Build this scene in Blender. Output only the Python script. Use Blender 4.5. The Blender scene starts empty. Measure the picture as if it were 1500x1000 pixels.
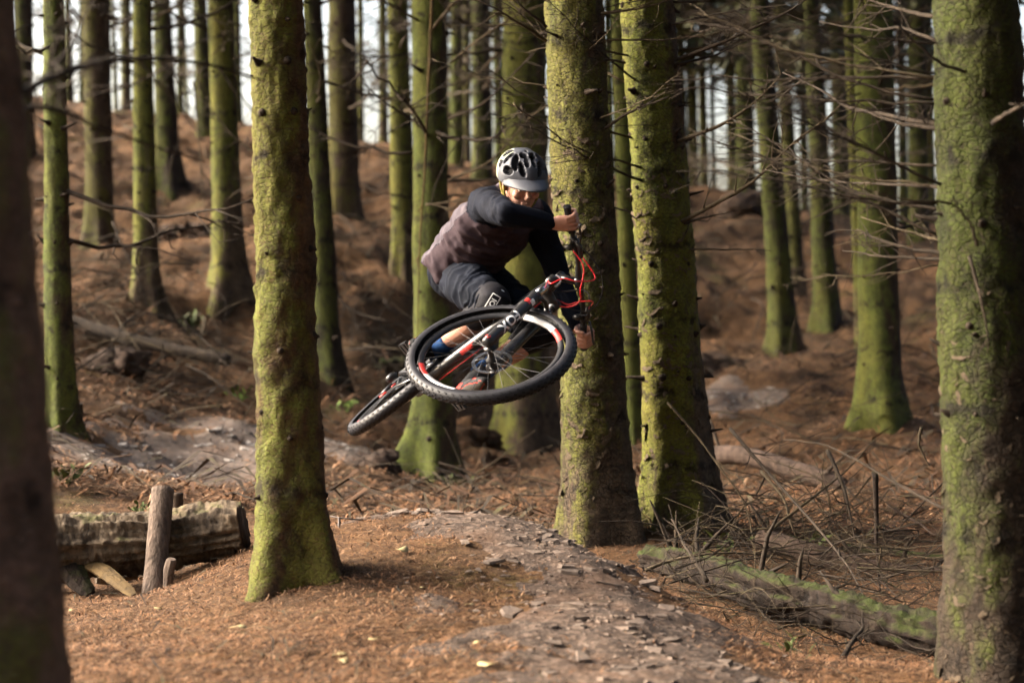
import bpy, bmesh, math, random
import numpy as np
from mathutils import Vector, Matrix

# ------------------------------------------------------------------ camera, sky, sun, exposure
sc = bpy.context.scene
col = sc.collection
FPX = 1500 * 70 / 36.0          # focal length in photo pixels
CZ = 1.0                        # camera height over the flat forest floor
cam_d = bpy.data.cameras.new('camera')
cam = bpy.data.objects.new('camera', cam_d)
col.objects.link(cam)
cam.location = (0, 0, CZ)
cam.rotation_euler = (math.radians(90), 0, 0)
cam_d.sensor_width = 36
cam_d.lens = 70
cam_d.clip_start = 0.1
cam_d.clip_end = 600
cam_d.dof.use_dof = True
cam_d.dof.focus_distance = 8.1
cam_d.dof.aperture_fstop = 2.4
sc.camera = cam

SUN_EL, SUN_AZ = math.radians(31), math.radians(-82)   # azimuth clockwise from +Y: low in the left, a little beyond the rider
world = bpy.data.worlds.new('World')
sc.world = world
world.use_nodes = True
wn = world.node_tree
wn.nodes.clear()
sky = wn.nodes.new('ShaderNodeTexSky')
sky.sky_type = 'NISHITA'
sky.sun_disc = False
sky.sun_elevation = SUN_EL
sky.sun_rotation = SUN_AZ
sky.air_density = 1.0
sky.dust_density = 9.0
sky.ozone_density = 0.3
wbg = wn.nodes.new('ShaderNodeBackground')
wbg.inputs['Strength'].default_value = 0.15
wout = wn.nodes.new('ShaderNodeOutputWorld')
wn.links.new(sky.outputs[0], wbg.inputs[0])
wn.links.new(wbg.outputs[0], wout.inputs[0])

sun_d = bpy.data.lights.new('sun', 'SUN')
sun = bpy.data.objects.new('sun', sun_d)
col.objects.link(sun)
sun_d.energy = 1.85
sun_d.angle = math.radians(26)
sun_d.color = (1.0, 0.96, 0.9)
sdir = Vector((math.sin(SUN_AZ) * math.cos(SUN_EL), math.cos(SUN_AZ) * math.cos(SUN_EL), math.sin(SUN_EL)))
sun.rotation_euler = (-sdir).to_track_quat('-Z', 'Y').to_euler()
sun.location = sdir * 60

sc.render.engine = 'CYCLES'
sc.view_settings.view_transform = 'Standard'
sc.view_settings.look = 'None'
sc.view_settings.exposure = 2.48
sc.view_settings.gamma = 1.0
sc.view_settings.use_curve_mapping = False
sc.cycles.use_denoising = True
sc.cycles.adaptive_threshold = 0.025
sc.cycles.max_bounces = 6
sc.cycles.diffuse_bounces = 3
sc.cycles.glossy_bounces = 2
sc.cycles.transparent_max_bounces = 4
sc.cycles.caustics_reflective = False
sc.cycles.caustics_refractive = False

rnd = random.Random(7)
NR = np.random.RandomState(11)

# ------------------------------------------------------------------ helpers
def P(px, py, d):
    """a point of the place seen at photo pixel px,py at depth d"""
    return Vector(((px - 750) / FPX * d, d, CZ + (500 - py) / FPX * d))

def _h(ix, iy, iz):
    n = (ix.astype(np.uint32) * np.uint32(374761393) + iy.astype(np.uint32) * np.uint32(668265263) + iz.astype(np.uint32) * np.uint32(2246822519))
    n = (n ^ (n >> np.uint32(13))) * np.uint32(1274126177)
    n = (n ^ (n >> np.uint32(16))) * np.uint32(2654435761)
    n = n ^ (n >> np.uint32(15))
    return n.astype(np.float64) / 2147483648.0 - 1.0

def vnoise(p):
    p = np.asarray(p, float)
    i = np.floor(p).astype(np.int64)
    f = p - i
    u = f * f * f * (f * (f * 6 - 15) + 10)
    r = 0
    for dx in (0, 1):
        wx = u[:, 0] if dx else 1 - u[:, 0]
        for dy in (0, 1):
            wy = u[:, 1] if dy else 1 - u[:, 1]
            for dz in (0, 1):
                wz = u[:, 2] if dz else 1 - u[:, 2]
                r = r + wx * wy * wz * _h(i[:, 0] + dx, i[:, 1] + dy, i[:, 2] + dz)
    return r

def fbm(p, octaves=3, gain=0.5):
    p = np.asarray(p, float)
    a, r = 1.0, 0
    for o in range(octaves):
        r = r + a * vnoise(p * (2.03 ** o) + o * 17.3)
        a *= gain
    return r

def make_mesh(name, verts, faces, mats=(), midx=None, smooth=True):
    """mesh from arrays; faces: an (n,3)/(n,4) array or a list of tuples"""
    me = bpy.data.meshes.new(name)
    verts = np.asarray(verts, np.float32)
    if isinstance(faces, np.ndarray):
        n, k = faces.shape
        me.vertices.add(len(verts)); me.vertices.foreach_set('co', verts.ravel())
        me.loops.add(n * k); me.loops.foreach_set('vertex_index', faces.astype(np.int32).ravel())
        me.polygons.add(n); me.polygons.foreach_set('loop_start', np.arange(0, n * k, k, dtype=np.int32))
        me.update(calc_edges=True)
    else:
        me.from_pydata(verts.tolist(), [], faces)
        me.update()
    for m in mats:
        me.materials.append(m)
    n = len(me.polygons)
    if midx is not None:
        me.polygons.foreach_set('material_index', np.asarray(midx, np.int32))
    me.polygons.foreach_set('use_smooth', np.full(n, smooth, dtype=bool))
    me.update()
    return me

def obj(name, me, parent=None, loc=None, rot=None, scale=None):
    o = bpy.data.objects.new(name, me)
    col.objects.link(o)
    if parent is not None:
        o.parent = parent
    if loc is not None: o.location = loc
    if rot is not None: o.rotation_euler = rot
    if scale is not None: o.scale = scale
    return o

def tag(o, label=None, cat=None, group=None, kind=None):
    if label: o['label'] = label
    if cat: o['category'] = cat
    if group: o['group'] = group
    if kind: o['kind'] = kind
    return o

def thing(name, label, cat, loc=(0, 0, 0), group=None):
    o = obj(name, None, loc=loc)
    o.empty_display_size = 0.1
    return tag(o, label, cat, group)

class MB:
    """collects shapes that become one mesh"""
    def __init__(self): self.v, self.f, self.m, self.n = [], [], [], 0
    def add(self, v, f, m=0):
        v = np.asarray(v, float)
        self.v.append(v)
        self.f += [tuple(int(i) + self.n for i in q) for q in f]
        self.m += [m] * len(f)
        self.n += len(v)
        return self
    def tube(self, pts, rad, segs=8, m=0, cap=True):
        v, f = tube(pts, rad, segs, cap); return self.add(v, f, m)
    def box(self, c, size, R=None, m=0):
        s = np.array([[x, y, z] for x in (-.5, .5) for y in (-.5, .5) for z in (-.5, .5)]) * np.array(size)
        if R is not None: s = s @ np.array(R).T
        return self.add(s + np.array(c), [(0, 1, 3, 2), (4, 6, 7, 5), (0, 4, 5, 1), (2, 3, 7, 6), (0, 2, 6, 4), (1, 5, 7, 3)], m)
    def lathe(self, prof, n=32, M=None, m=0, closed=False):
        """profile (radius, y) turned about the local y axis"""
        prof = np.array(prof, float); k = len(prof)
        a = np.linspace(0, 2 * math.pi, n, endpoint=False)
        v = np.zeros((n, k, 3))
        v[:, :, 0] = np.cos(a)[:, None] * prof[None, :, 0]
        v[:, :, 2] = np.sin(a)[:, None] * prof[None, :, 0]
        v[:, :, 1] = prof[None, :, 1]
        v = v.reshape(-1, 3)
        f = []
        kk = k if closed else k - 1
        for i in range(n):
            for j in range(kk):
                j2 = (j + 1) % k; i2 = (i + 1) % n
                f.append((i * k + j, i * k + j2, i2 * k + j2, i2 * k + j))
        if M is not None: v = xf(M, v)
        return self.add(v, f, m)
    def sphere(self, c, r, n=12, k=8, R=None, m=0):
        v, f = ball(c, r, n, k, R); return self.add(v, f, m)
    def xform(self, M):
        self.v = [xf(M, v) for v in self.v]; return self
    def build(self, name, mats, parent=None, smooth=True, loc=None):
        if not isinstance(mats, (list, tuple)): mats = [mats]
        V = np.concatenate(self.v)
        if loc is not None: V = V - np.array(loc)
        me = make_mesh(name, V, self.f, mats, self.m, smooth)
        o = obj(name, me, parent)
        return o

def xf(M, v):
    A = np.array(M)
    return np.asarray(v, float) @ A[:3, :3].T + A[:3, 3]

def tube(pts, rad, segs=8, cap=True, twist=None):
    pts = np.array([tuple(p) for p in pts], float)
    n = len(pts)
    rad = np.array(rad if hasattr(rad, '__len__') else [rad] * n, float)
    tan = np.gradient(pts, axis=0)
    tan /= np.maximum(np.linalg.norm(tan, axis=1)[:, None], 1e-9)
    ref = np.array([0, 0, 1.0]) if abs(tan[0][2]) < .9 else np.array([1.0, 0, 0])
    nrm = np.cross(tan[0], ref); nrm /= np.linalg.norm(nrm)
    a = np.linspace(0, 2 * math.pi, segs, endpoint=False)
    V = []
    for i in range(n):
        nrm = nrm - tan[i] * np.dot(nrm, tan[i]); nrm /= max(np.linalg.norm(nrm), 1e-9)
        b = np.cross(tan[i], nrm)
        V.append(pts[i] + rad[i] * (np.cos(a)[:, None] * nrm + np.sin(a)[:, None] * b))
    V = np.concatenate(V)
    f = []
    for i in range(n - 1):
        for j in range(segs):
            j2 = (j + 1) % segs
            f.append((i * segs + j, i * segs + j2, (i + 1) * segs + j2, (i + 1) * segs + j))
    if cap:
        f.append(tuple(range(segs - 1, -1, -1)))
        f.append(tuple(range((n - 1) * segs, n * segs)))
    return V, f

def ball(c, r, n=12, k=8, R=None):
    r = np.array(r if hasattr(r, '__len__') else (r, r, r), float)
    v = [(0, 0, 1)]
    for i in range(1, k):
        t = math.pi * i / k
        for j in range(n):
            p = 2 * math.pi * j / n
            v.append((math.sin(t) * math.cos(p), math.sin(t) * math.sin(p), math.cos(t)))
    v.append((0, 0, -1))
    v = np.array(v) * r
    if R is not None: v = v @ np.array(R).T
    f = []
    for j in range(n): f.append((0, 1 + j, 1 + (j + 1) % n))
    for i in range(k - 2):
        for j in range(n):
            a = 1 + i * n + j; b = 1 + i * n + (j + 1) % n
            f.append((a, a + n, b + n, b))
    e = len(v) - 1; s = 1 + (k - 2) * n
    for j in range(n): f.append((e, s + (j + 1) % n, s + j))
    return v + np.array(c), f

def smooth_path(pts, n):
    """Catmull-Rom through the points"""
    p = np.array([tuple(q) for q in pts], float)
    if len(p) == 2:
        t = np.linspace(0, 1, n)[:, None]
        return p[0] * (1 - t) + p[1] * t
    q = np.vstack([2 * p[0] - p[1], p, 2 * p[-1] - p[-2]])
    out = []
    for t in np.linspace(0, len(p) - 1, n):
        i = min(int(t), len(p) - 2); u = t - i
        a, b, c, d = q[i], q[i + 1], q[i + 2], q[i + 3]
        out.append(.5 * ((2 * b) + (c - a) * u + (2 * a - 5 * b + 4 * c - d) * u * u + (3 * b - a - 3 * c + d) * u ** 3))
    return np.array(out)

# ------------------------------------------------------------------ materials
class NT:
    def __init__(self, name):
        self.m = bpy.data.materials.new(name); self.m.use_nodes = True
        self.t = self.m.node_tree
        self.b = self.t.nodes['Principled BSDF']
    def n(self, typ, ins=None, **kw):
        nd = self.t.nodes.new(typ)
        for k, v in kw.items(): setattr(nd, k, v)
        for k, v in (ins or {}).items(): self.set(nd.inputs[k], v)
        return nd
    def set(self, sock, v):
        if isinstance(v, bpy.types.NodeSocket): self.t.links.new(v, sock)
        else: sock.default_value = v
    def math(self, op, a, b=0.0, clamp=False):
        nd = self.n('ShaderNodeMath', {0: a, 1: b}, operation=op, use_clamp=clamp); return nd.outputs[0]
    def noise(self, vec, scale, detail=4, rough=.55, dist=0.0):
        return self.n('ShaderNodeTexNoise', {'Vector': vec, 'Scale': scale, 'Detail': detail, 'Roughness': rough, 'Distortion': dist}).outputs['Fac']
    def ramp(self, fac, stops, mode='LINEAR'):
        nd = self.n('ShaderNodeValToRGB', {0: fac}); cr = nd.color_ramp; cr.interpolation = mode
        while len(cr.elements) < len(stops): cr.elements.new(.5)
        for e, (p, c) in zip(cr.elements, stops):
            e.position = p; e.color = (c, c, c, 1) if not hasattr(c, '__len__') else (*c, 1)
        return nd.outputs[0]
    def mix(self, fac, a, b, mode='MIX'):
        nd = self.n('ShaderNodeMix', data_type='RGBA', blend_type=mode)
        self.set(nd.inputs[0], fac)
        for s, v in ((6, a), (7, b)):
            self.set(nd.inputs[s], v if isinstance(v, bpy.types.NodeSocket) else (*v, 1))
        return nd.outputs[2]
    def coord(self, out='Object'): return self.n('ShaderNodeTexCoord').outputs[out]
    def mapping(self, vec, scale=(1, 1, 1), loc=(0, 0, 0)):
        return self.n('ShaderNodeMapping', {'Vector': vec, 'Scale': scale, 'Location': loc}).outputs[0]
    def bump(self, h, strength=.5, dist=.01, normal=None):
        i = {'Height': h, 'Strength': strength, 'Distance': dist}
        if normal is not None: i['Normal'] = normal
        return self.n('ShaderNodeBump', i).outputs[0]
    def done(self, base, rough=.9, normal=None, spec=.25, **kw):
        self.set(self.b.inputs['Base Color'], base if isinstance(base, bpy.types.NodeSocket) else (*base, 1))
        self.set(self.b.inputs['Roughness'], rough)
        self.set(self.b.inputs['Specular IOR Level'], spec)
        if normal is not None: self.set(self.b.inputs['Normal'], normal)
        for k, v in kw.items(): self.set(self.b.inputs[k], v)
        return self.m

def plain(name, c, rough=.6, spec=.4, var=.15, scale=30, bump=.0, **kw):
    """plain painted, woven or moulded surface with slight mottling"""
    t = NT(name); co = t.coord()
    n = t.noise(co, scale, 4)
    dark = tuple(x * (1 - var) for x in c); lite = tuple(min(1, x * (1 + var)) for x in c)
    base = t.mix(t.ramp(n, [(.3, 0.), (.7, 1.)]), dark, lite)
    nm = t.bump(t.noise(co, scale * 6, 3), bump, .002) if bump else None
    return t.done(base, rough, nm, spec, **kw)

def bark_mat(name, moss=.6, mossc=(.15, .17, .025), mossd=(.05, .07, .015), barkc=(.13, .09, .06), barkd=(.035, .026, .02), flake=1.0, brownlow=0.0):
    t = NT(name)
    co = t.coord()
    rn = t.n('ShaderNodeObjectInfo').outputs['Random']
    off = t.n('ShaderNodeCombineXYZ', {0: t.math('MULTIPLY', rn, 37.), 1: t.math('MULTIPLY', rn, 11.), 2: t.math('MULTIPLY', rn, 53.)}).outputs[0]
    v = t.n('ShaderNodeVectorMath', {0: co, 1: off}, operation='ADD').outputs[0]
    big = t.noise(t.mapping(v, (2.2, 2.2, 1.0)), 1.6, 4, .6)
    mid = t.noise(t.mapping(v, (1, 1, .55)), 11, 5, .65)
    fine = t.noise(t.mapping(v, (1, 1, 1.7)), 70, 5, .7)
    # scaly plates, wider than high, with curled rims
    vm = t.n('ShaderNodeVectorMath', {0: t.mapping(v, (1, 1, 1.25)), 1: t.n('ShaderNodeVectorMath', {0: t.n('ShaderNodeTexNoise', {'Vector': v, 'Scale': 14., 'Detail': 3.}).outputs['Color'], 'Scale': .06}, operation='SCALE').outputs[0]}, operation='ADD').outputs[0]
    vo = t.n('ShaderNodeTexVoronoi', {'Vector': vm, 'Scale': 38., 'Randomness': 1.}, feature='F1')
    ve = t.n('ShaderNodeTexVoronoi', {'Vector': vm, 'Scale': 38., 'Randomness': 1.}, feature='DISTANCE_TO_EDGE')
    edge = t.ramp(ve.outputs['Distance'], [(0., 0.), (.12, 1.)])
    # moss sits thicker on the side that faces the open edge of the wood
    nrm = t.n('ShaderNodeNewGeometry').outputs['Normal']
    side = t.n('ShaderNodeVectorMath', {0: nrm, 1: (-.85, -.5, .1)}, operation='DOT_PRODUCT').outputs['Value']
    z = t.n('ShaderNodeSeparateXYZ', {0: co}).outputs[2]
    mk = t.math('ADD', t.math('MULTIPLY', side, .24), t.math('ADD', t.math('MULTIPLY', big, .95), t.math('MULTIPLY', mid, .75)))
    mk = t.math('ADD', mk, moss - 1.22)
    if brownlow:
        mk = t.math('SUBTRACT', mk, t.math('MULTIPLY', t.ramp(t.math('MULTIPLY', z, 1 / brownlow), [(0., 1.), (1., 0.)]), .34))
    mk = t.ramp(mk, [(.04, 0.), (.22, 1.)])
    mk = t.math('MULTIPLY', mk, t.ramp(fine, [(.36, .25), (.50, 1.)]))
    mcol = t.mix(t.ramp(t.math('ADD', t.math('MULTIPLY', fine, .5), t.math('MULTIPLY', mid, .5)), [(.40, 0.), (.58, 1.)]), mossd, mossc)
    mcol = t.mix(t.ramp(big, [(.45, 0.), (.7, .5)]), mcol, (mossc[0] * 1.25, mossc[1] * .95, mossc[2] * .9))
    bcol = t.mix(t.ramp(t.math('ADD', t.math('MULTIPLY', mid, .6), t.math('MULTIPLY', fine, .4)), [(.36, 0.), (.62, 1.)]), barkd, barkc)
    cell = t.n('ShaderNodeSeparateColor', {0: vo.outputs['Color']}).outputs[0]
    bcol = t.mix(t.math('MULTIPLY', cell, .35 * flake), bcol, (barkc[0] * 1.7, barkc[1] * 1.55, barkc[2] * 1.5))
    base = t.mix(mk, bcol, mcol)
    base = t.mix(t.math('MULTIPLY', t.math('SUBTRACT', 1., edge), .28 * flake), base, barkd)
    ph = t.math('FRACT', t.math('ADD', t.math('MULTIPLY', z, 2.7), t.math('ADD', t.math('MULTIPLY', mid, .45), t.math('MULTIPLY', rn, 5.))))
    ring = t.math('ABSOLUTE', t.math('SUBTRACT', ph, .5))
    ring = t.math('MULTIPLY', t.ramp(ring, [(.03, 1.), (.11, 0.)]), t.ramp(t.noise(v, 17, 3), [(.45, 0.), (.58, .85)]))
    base = t.mix(ring, base, tuple(x * .75 for x in barkd))
    hgt = t.math('ADD', t.math('MULTIPLY', t.math('ADD', t.math('MULTIPLY', edge, .5), t.math('MULTIPLY', cell, .8)), flake * .8), t.math('ADD', t.math('MULTIPLY', mid, .9), t.math('MULTIPLY', fine, .55)))
    nm = t.bump(hgt, .95, .016)
    return t.done(base, .92, nm, .15)

def wood_mat(name, c1, c2, moss=0.0, mossc=(.10, .13, .02), stretch=(1, 1, 6), bump=.7):
    t = NT(name); co = t.coord()
    a = t.noise(t.mapping(co, (stretch[2], stretch[2], 1)), 5, 5, .6, .4)
    b = t.noise(co, 9, 5, .65); c = t.noise(co, 60, 4, .7)
    base = t.mix(t.ramp(t.math('ADD', t.math('MULTIPLY', a, .6), t.math('MULTIPLY', b, .4)), [(.36, 0.), (.62, 1.)]), c2, c1)
    if moss:
        up = t.n('ShaderNodeSeparateXYZ', {0: t.n('ShaderNodeNewGeometry').outputs['Normal']}).outputs[2]
        mk = t.math('ADD', t.math('MULTIPLY', up, .22), t.math('ADD', b, moss - 1.0))
        mk = t.ramp(mk, [(.02, 0.), (.22, 1.)])
        base = t.mix(mk, base, t.mix(t.ramp(c, [(.35, 0.), (.6, 1.)]), tuple(x * .4 for x in mossc), mossc))
    nm = t.bump(t.math('ADD', t.math('ADD', t.math('MULTIPLY', a, .6), b), t.math('MULTIPLY', c, .4)), bump, .015)
    return t.done(base, .9, nm, .15)

def ground_mat():
    t = NT('needle_litter_ground'); co = t.coord()
    n1 = t.noise(co, .55, 5, .6); n2 = t.noise(co, 3.3, 5, .65); n3 = t.noise(t.mapping(co, (1, 1.6, 1)), 26, 5, .7); n4 = t.noise(co, 120, 4, .75)
    f = t.math('ADD', t.math('MULTIPLY', n3, .55), t.math('MULTIPLY', n4, .45))
    c = t.mix(t.ramp(f, [(.36, 0.), (.60, 1.)]), (.018, .0115, .008), (.172, .093, .044))
    c = t.mix(t.ramp(n2, [(.48, 0.), (.64, .7)]), c, (.030, .019, .013))
    c = t.mix(t.ramp(n4, [(.60, 0.), (.72, .75)]), c, (.25, .150, .088))
    c = t.mix(t.ramp(n1, [(.48, 0.), (.66, .5)]), c, (.060, .044, .031))
    # moss in a few damp places
    g = t.math('MULTIPLY', t.ramp(t.noise(t.mapping(co, (1, 1, 1), (5, 9, 2)), 1.1, 4, .6), [(.60, 0.), (.70, .6)]), t.ramp(n3, [(.42, 0.), (.55, 1.)]))
    c = t.mix(g, c, (.06, .066, .016))
    h = t.math('ADD', t.math('MULTIPLY', n2, .8), t.math('ADD', t.math('MULTIPLY', n3, .8), t.math('MULTIPLY', n4, .5)))
    return t.done(c, .95, t.bump(h, .9, .03), .12)

def trail_mat(name='trodden_stony_earth', a=(.018, .0115, .008), b=(.068, .045, .032)):
    t = NT(name); co = t.coord()
    n1 = t.noise(co, 2.5, 5, .6); n2 = t.noise(co, 22, 5, .7); n3 = t.noise(co, 120, 4, .7)
    vo = t.n('ShaderNodeTexVoronoi', {'Vector': co, 'Scale': 55.}, feature='F1')
    cell = t.n('ShaderNodeSeparateColor', {0: vo.outputs['Color']}).outputs[0]
    c = t.mix(t.ramp(t.math('ADD', t.math('MULTIPLY', n2, .6), t.math('MULTIPLY', n3, .4)), [(.36, 0.), (.62, 1.)]), a, b)
    c = t.mix(t.ramp(cell, [(.72, 0.), (.8, .6)]), c, (.15, .105, .078))
    c = t.mix(t.ramp(n1, [(.52, 0.), (.7, .55)]), c, (.10, .052, .027))
    h = t.math('ADD', t.math('MULTIPLY', n2, 1.), t.math('ADD', t.math('MULTIPLY', n3, .5), t.math('MULTIPLY', vo.outputs['Distance'], .3)))
    return t.done(c, .85, t.bump(h, .8, .016), .25)

def stone_mat(name, a, b):
    t = NT(name); co = t.coord()
    rn = t.n('ShaderNodeObjectInfo').outputs['Random']
    n = t.noise(co, 3.0, 5, .65); f = t.noise(co, 18, 4, .7)
    c = t.mix(t.ramp(t.math('ADD', t.math('MULTIPLY', n, .6), t.math('MULTIPLY', f, .4)), [(.35, 0.), (.65, 1.)]), b, a)
    c = t.mix(t.math('MULTIPLY', rn, .55), c, tuple(x * .55 for x in b))
    return t.done(c, .75, t.bump(f, .5, .05), .35)

M = {}
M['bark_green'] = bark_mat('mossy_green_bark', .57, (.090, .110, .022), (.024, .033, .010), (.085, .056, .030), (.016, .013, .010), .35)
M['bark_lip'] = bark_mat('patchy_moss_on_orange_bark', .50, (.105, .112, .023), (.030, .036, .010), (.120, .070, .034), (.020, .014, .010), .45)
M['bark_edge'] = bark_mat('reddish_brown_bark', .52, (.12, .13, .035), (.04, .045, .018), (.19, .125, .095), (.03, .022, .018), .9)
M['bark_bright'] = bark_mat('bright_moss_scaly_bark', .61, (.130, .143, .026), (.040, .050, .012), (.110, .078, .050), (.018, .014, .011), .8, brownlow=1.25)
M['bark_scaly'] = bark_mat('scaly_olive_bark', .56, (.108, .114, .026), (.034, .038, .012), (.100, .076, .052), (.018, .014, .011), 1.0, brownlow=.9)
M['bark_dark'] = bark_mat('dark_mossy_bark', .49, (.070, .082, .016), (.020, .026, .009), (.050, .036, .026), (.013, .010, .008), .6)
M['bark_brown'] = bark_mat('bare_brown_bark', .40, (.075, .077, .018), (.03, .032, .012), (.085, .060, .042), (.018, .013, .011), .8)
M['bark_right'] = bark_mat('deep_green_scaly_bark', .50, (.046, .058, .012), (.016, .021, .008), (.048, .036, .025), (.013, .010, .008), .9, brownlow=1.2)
M['knot'] = plain('branch_collar_wood', (.028, .021, .016), .95, .1, .5, 40, .5)
M['deadwood'] = wood_mat('dead_branch_wood', (.045, .033, .023), (.014, .011, .009), .22, (.06, .062, .02))
M['deadwood_pale'] = wood_mat('pale_dead_branch_wood', (.085, .064, .040), (.032, .025, .016), .30, (.072, .072, .024))
M['flake'] = wood_mat('bark_scale_plate', (.150, .112, .075), (.055, .042, .03), .33, (.125, .115, .03))
M['ground'] = ground_mat()
M['trail'] = trail_mat()
M['trail_pale'] = trail_mat('pale_worn_earth', (.055, .042, .035), (.17, .132, .108))
M['stone'] = stone_mat('slate_chip', (.21, .155, .120), (.085, .060, .045))
M['stone_pale'] = stone_mat('pale_trail_stone', (.46, .42, .38), (.24, .21, .185))

def leaf_mat(name, a, b, tr=.25):
    t = NT(name); co = t.coord()
    c = t.mix(t.ramp(t.noise(co, 7, 3), [(.35, 0.), (.65, 1.)]), a, b)
    return t.done(c, .7, None, .3, **{'Transmission Weight': 0.0, 'Subsurface Weight': 0.0})
M['needle_green'] = leaf_mat('spruce_needles', (.035, .045, .018), (.07, .07, .028))
M['twig_brown'] = leaf_mat('dry_twigs', (.085, .06, .036), (.05, .036, .024))
M['fern'] = leaf_mat('fresh_green_leaf', (.07, .14, .016), (.14, .21, .03))
M['moss'] = leaf_mat('cushion_moss', (.035, .055, .010), (.075, .092, .018))
M['leaf_pale'] = leaf_mat('fallen_yellowed_leaf', (.27, .225, .11), (.20, .155, .07))

# ------------------------------------------------------------------ the lie of the land
CP = []      # x, y, z
def cp(px, py, d):
    p = P(px, py, d); CP.append((p.x, p.y, p.z))
def cz(px, d, z): CP.append(((px - 750) / FPX * d, d, z))
for a in [(100, 1000, 5.4), (400, 1000, 5.3), (750, 1000, 5.3), (1000, 1000, 5.3), (1150, 1000, 5.7), (700, 880, 6.5), (900, 900, 6.3),
          (230, 868, 7.6), (90, 880, 7.6), (430, 872, 6.75), (330, 845, 7.4), (500, 768, 7.8), (600, 758, 8.1), (700, 764, 8.0), (800, 780, 7.7), (880, 818, 7.4),
          (940, 848, 7.15), (1060, 922, 6.6), (1180, 1000, 6.0), (560, 900, 6.3),
          (1000, 560, 19), (1148, 528, 22), (1168, 440, 25), (1212, 485, 23), (1262, 520, 20), (1092, 292, 30), (1000, 300, 29), (1350, 345, 29), (1232, 330, 31), (950, 420, 24),
          (1400, 480, 22), (1450, 600, 16), (1050, 590, 17.5), (1050, 288, 32.5), (1180, 322, 32.5), (1360, 342, 32.5), (900, 265, 32), (1480, 345, 32),
          (480, 565, 17), (592, 412, 21), (503, 335, 24), (705, 262, 28), (540, 208, 33), (690, 250, 32), (850, 330, 27), (770, 600, 20), (650, 560, 19), (540, 630, 16),
          (88, 640, 12.5), (214, 450, 18), (147, 375, 21), (335, 422, 19.5), (246, 285, 26), (300, 195, 31), (35, 220, 27), (60, 148, 32.5), (280, 180, 33), (180, 165, 33), (420, 195, 33),
          (300, 690, 13), (200, 690, 12.5), (150, 600, 13.5), (300, 600, 15.5), (400, 640, 14.5), (480, 655, 14), (300, 500, 18.5), (110, 680, 11), (250, 742, 10)]:
    cp(*a)
for a in [(880, 9.2, -.06), (1000, 10.1, -.01), (620, 14.5, -.01), (700, 10.8, .04), (560, 10.8, .08), (450, 10.5, .13), (800, 11, -.02), (760, 18, .04),
          (690, 18, .08), (1462, 6, -.07), (1250, 6.3, -.03), (1250, 7.5, -.05), (1390, 7.5, -.06), (1150, 8.5, -.05), (1300, 10, .0), (1180, 12, .06), (1290, 15.5, .27), (1050, 13, .03),
          (870, 14, -.04), (1000, 8.0, -.07), (950, 8.5, -.08), (1080, 7.4, -.09), (1180, 6.8, -.10), (1130, 7.2, -.10), (900, 8.7, -.09), (820, 9.4, -.06), (220, 8.6, .02), (120, 8.7, .02), (340, 8.7, .12),
          (750, 3.5, .05), (0, 3.6, .0), (1500, 3.6, -.02), (750, 1, -.05), (750, -4, -.2), (-2500, 1, .0), (4000, 1, -.1),
          (-400, 7, .1), (-400, 12, .6), (-400, 18, 1.6), (-400, 26, 3.4), (-400, 34, 4.8), (1900, 7, -.05), (1900, 12, .1), (1900, 18, .6), (1900, 26, 1.8), (1900, 34, 2.6),
          (-300, 48, 3.4), (300, 48, 3.0), (750, 48, 2.2), (1200, 48, 1.2), (1800, 48, .9), (-500, 75, -1), (300, 75, -1.5), (750, 75, -2), (1200, 75, -2.5), (2000, 75, -3),
          (-500, 160, -9), (750, 160, -9), (2000, 160, -9)]:
    cz(*a)
CPA = np.array(CP)
def _warp(xy):
    """compress distance so that far and near control points weigh alike"""
    d = np.maximum(xy[:, 1], -5) + 8
    return np.stack([xy[:, 0] / d * 6, np.log(d) * 4.2], 1)
def _k(r2): return np.where(r2 > 1e-12, r2 * np.log(np.maximum(r2, 1e-12)) * .5, 0)
_A = _warp(CPA[:, :2]); _n = len(_A)
_K = _k(((_A[:, None] - _A[None]) ** 2).sum(-1)) + np.eye(_n) * .0006
_Pm = np.hstack([np.ones((_n, 1)), _A])
_S = np.vstack([np.hstack([_K, _Pm]), np.hstack([_Pm.T, np.zeros((3, 3))])])
_W = np.linalg.solve(_S, np.concatenate([CPA[:, 2], np.zeros(3)]))
LUMPS = []       # x, y, radius, height: roots push the soil up round the trunks
def base_z(x, y):
    x = np.atleast_1d(np.asarray(x, float)); y = np.atleast_1d(np.asarray(y, float))
    out = np.empty(len(x))
    for s in range(0, len(x), 40000):
        q = _warp(np.stack([x[s:s + 40000], y[s:s + 40000]], 1))
        k = _k(((q[:, None] - _A[None]) ** 2).sum(-1))
        out[s:s + 40000] = k @ _W[:_n] + _W[_n] + q @ _W[_n + 1:]
    return out
def ground_z(x, y):
    x = np.atleast_1d(np.asarray(x, float)); y = np.atleast_1d(np.asarray(y, float))
    z = base_z(x, y)
    far = np.clip((y - 8.5) / 12, 0, 1)
    p = np.stack([x, y, np.zeros(len(x))], 1)
    z = z + fbm(p * 1.1, 3) * (.012 + .10 * far) + fbm(p * 3.4 + 9, 3) * (.011 + .045 * far) + fbm(p * 22 + 3, 2) * (.0045 + .006 * far)
    for (lx, ly, r, h) in LUMPS:
        d2 = (x - lx) ** 2 + (y - ly) ** 2
        z = z + h * np.exp(-d2 / (r * r))
    return z
def gz(x, y): return float(ground_z([x], [y])[0])

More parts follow.
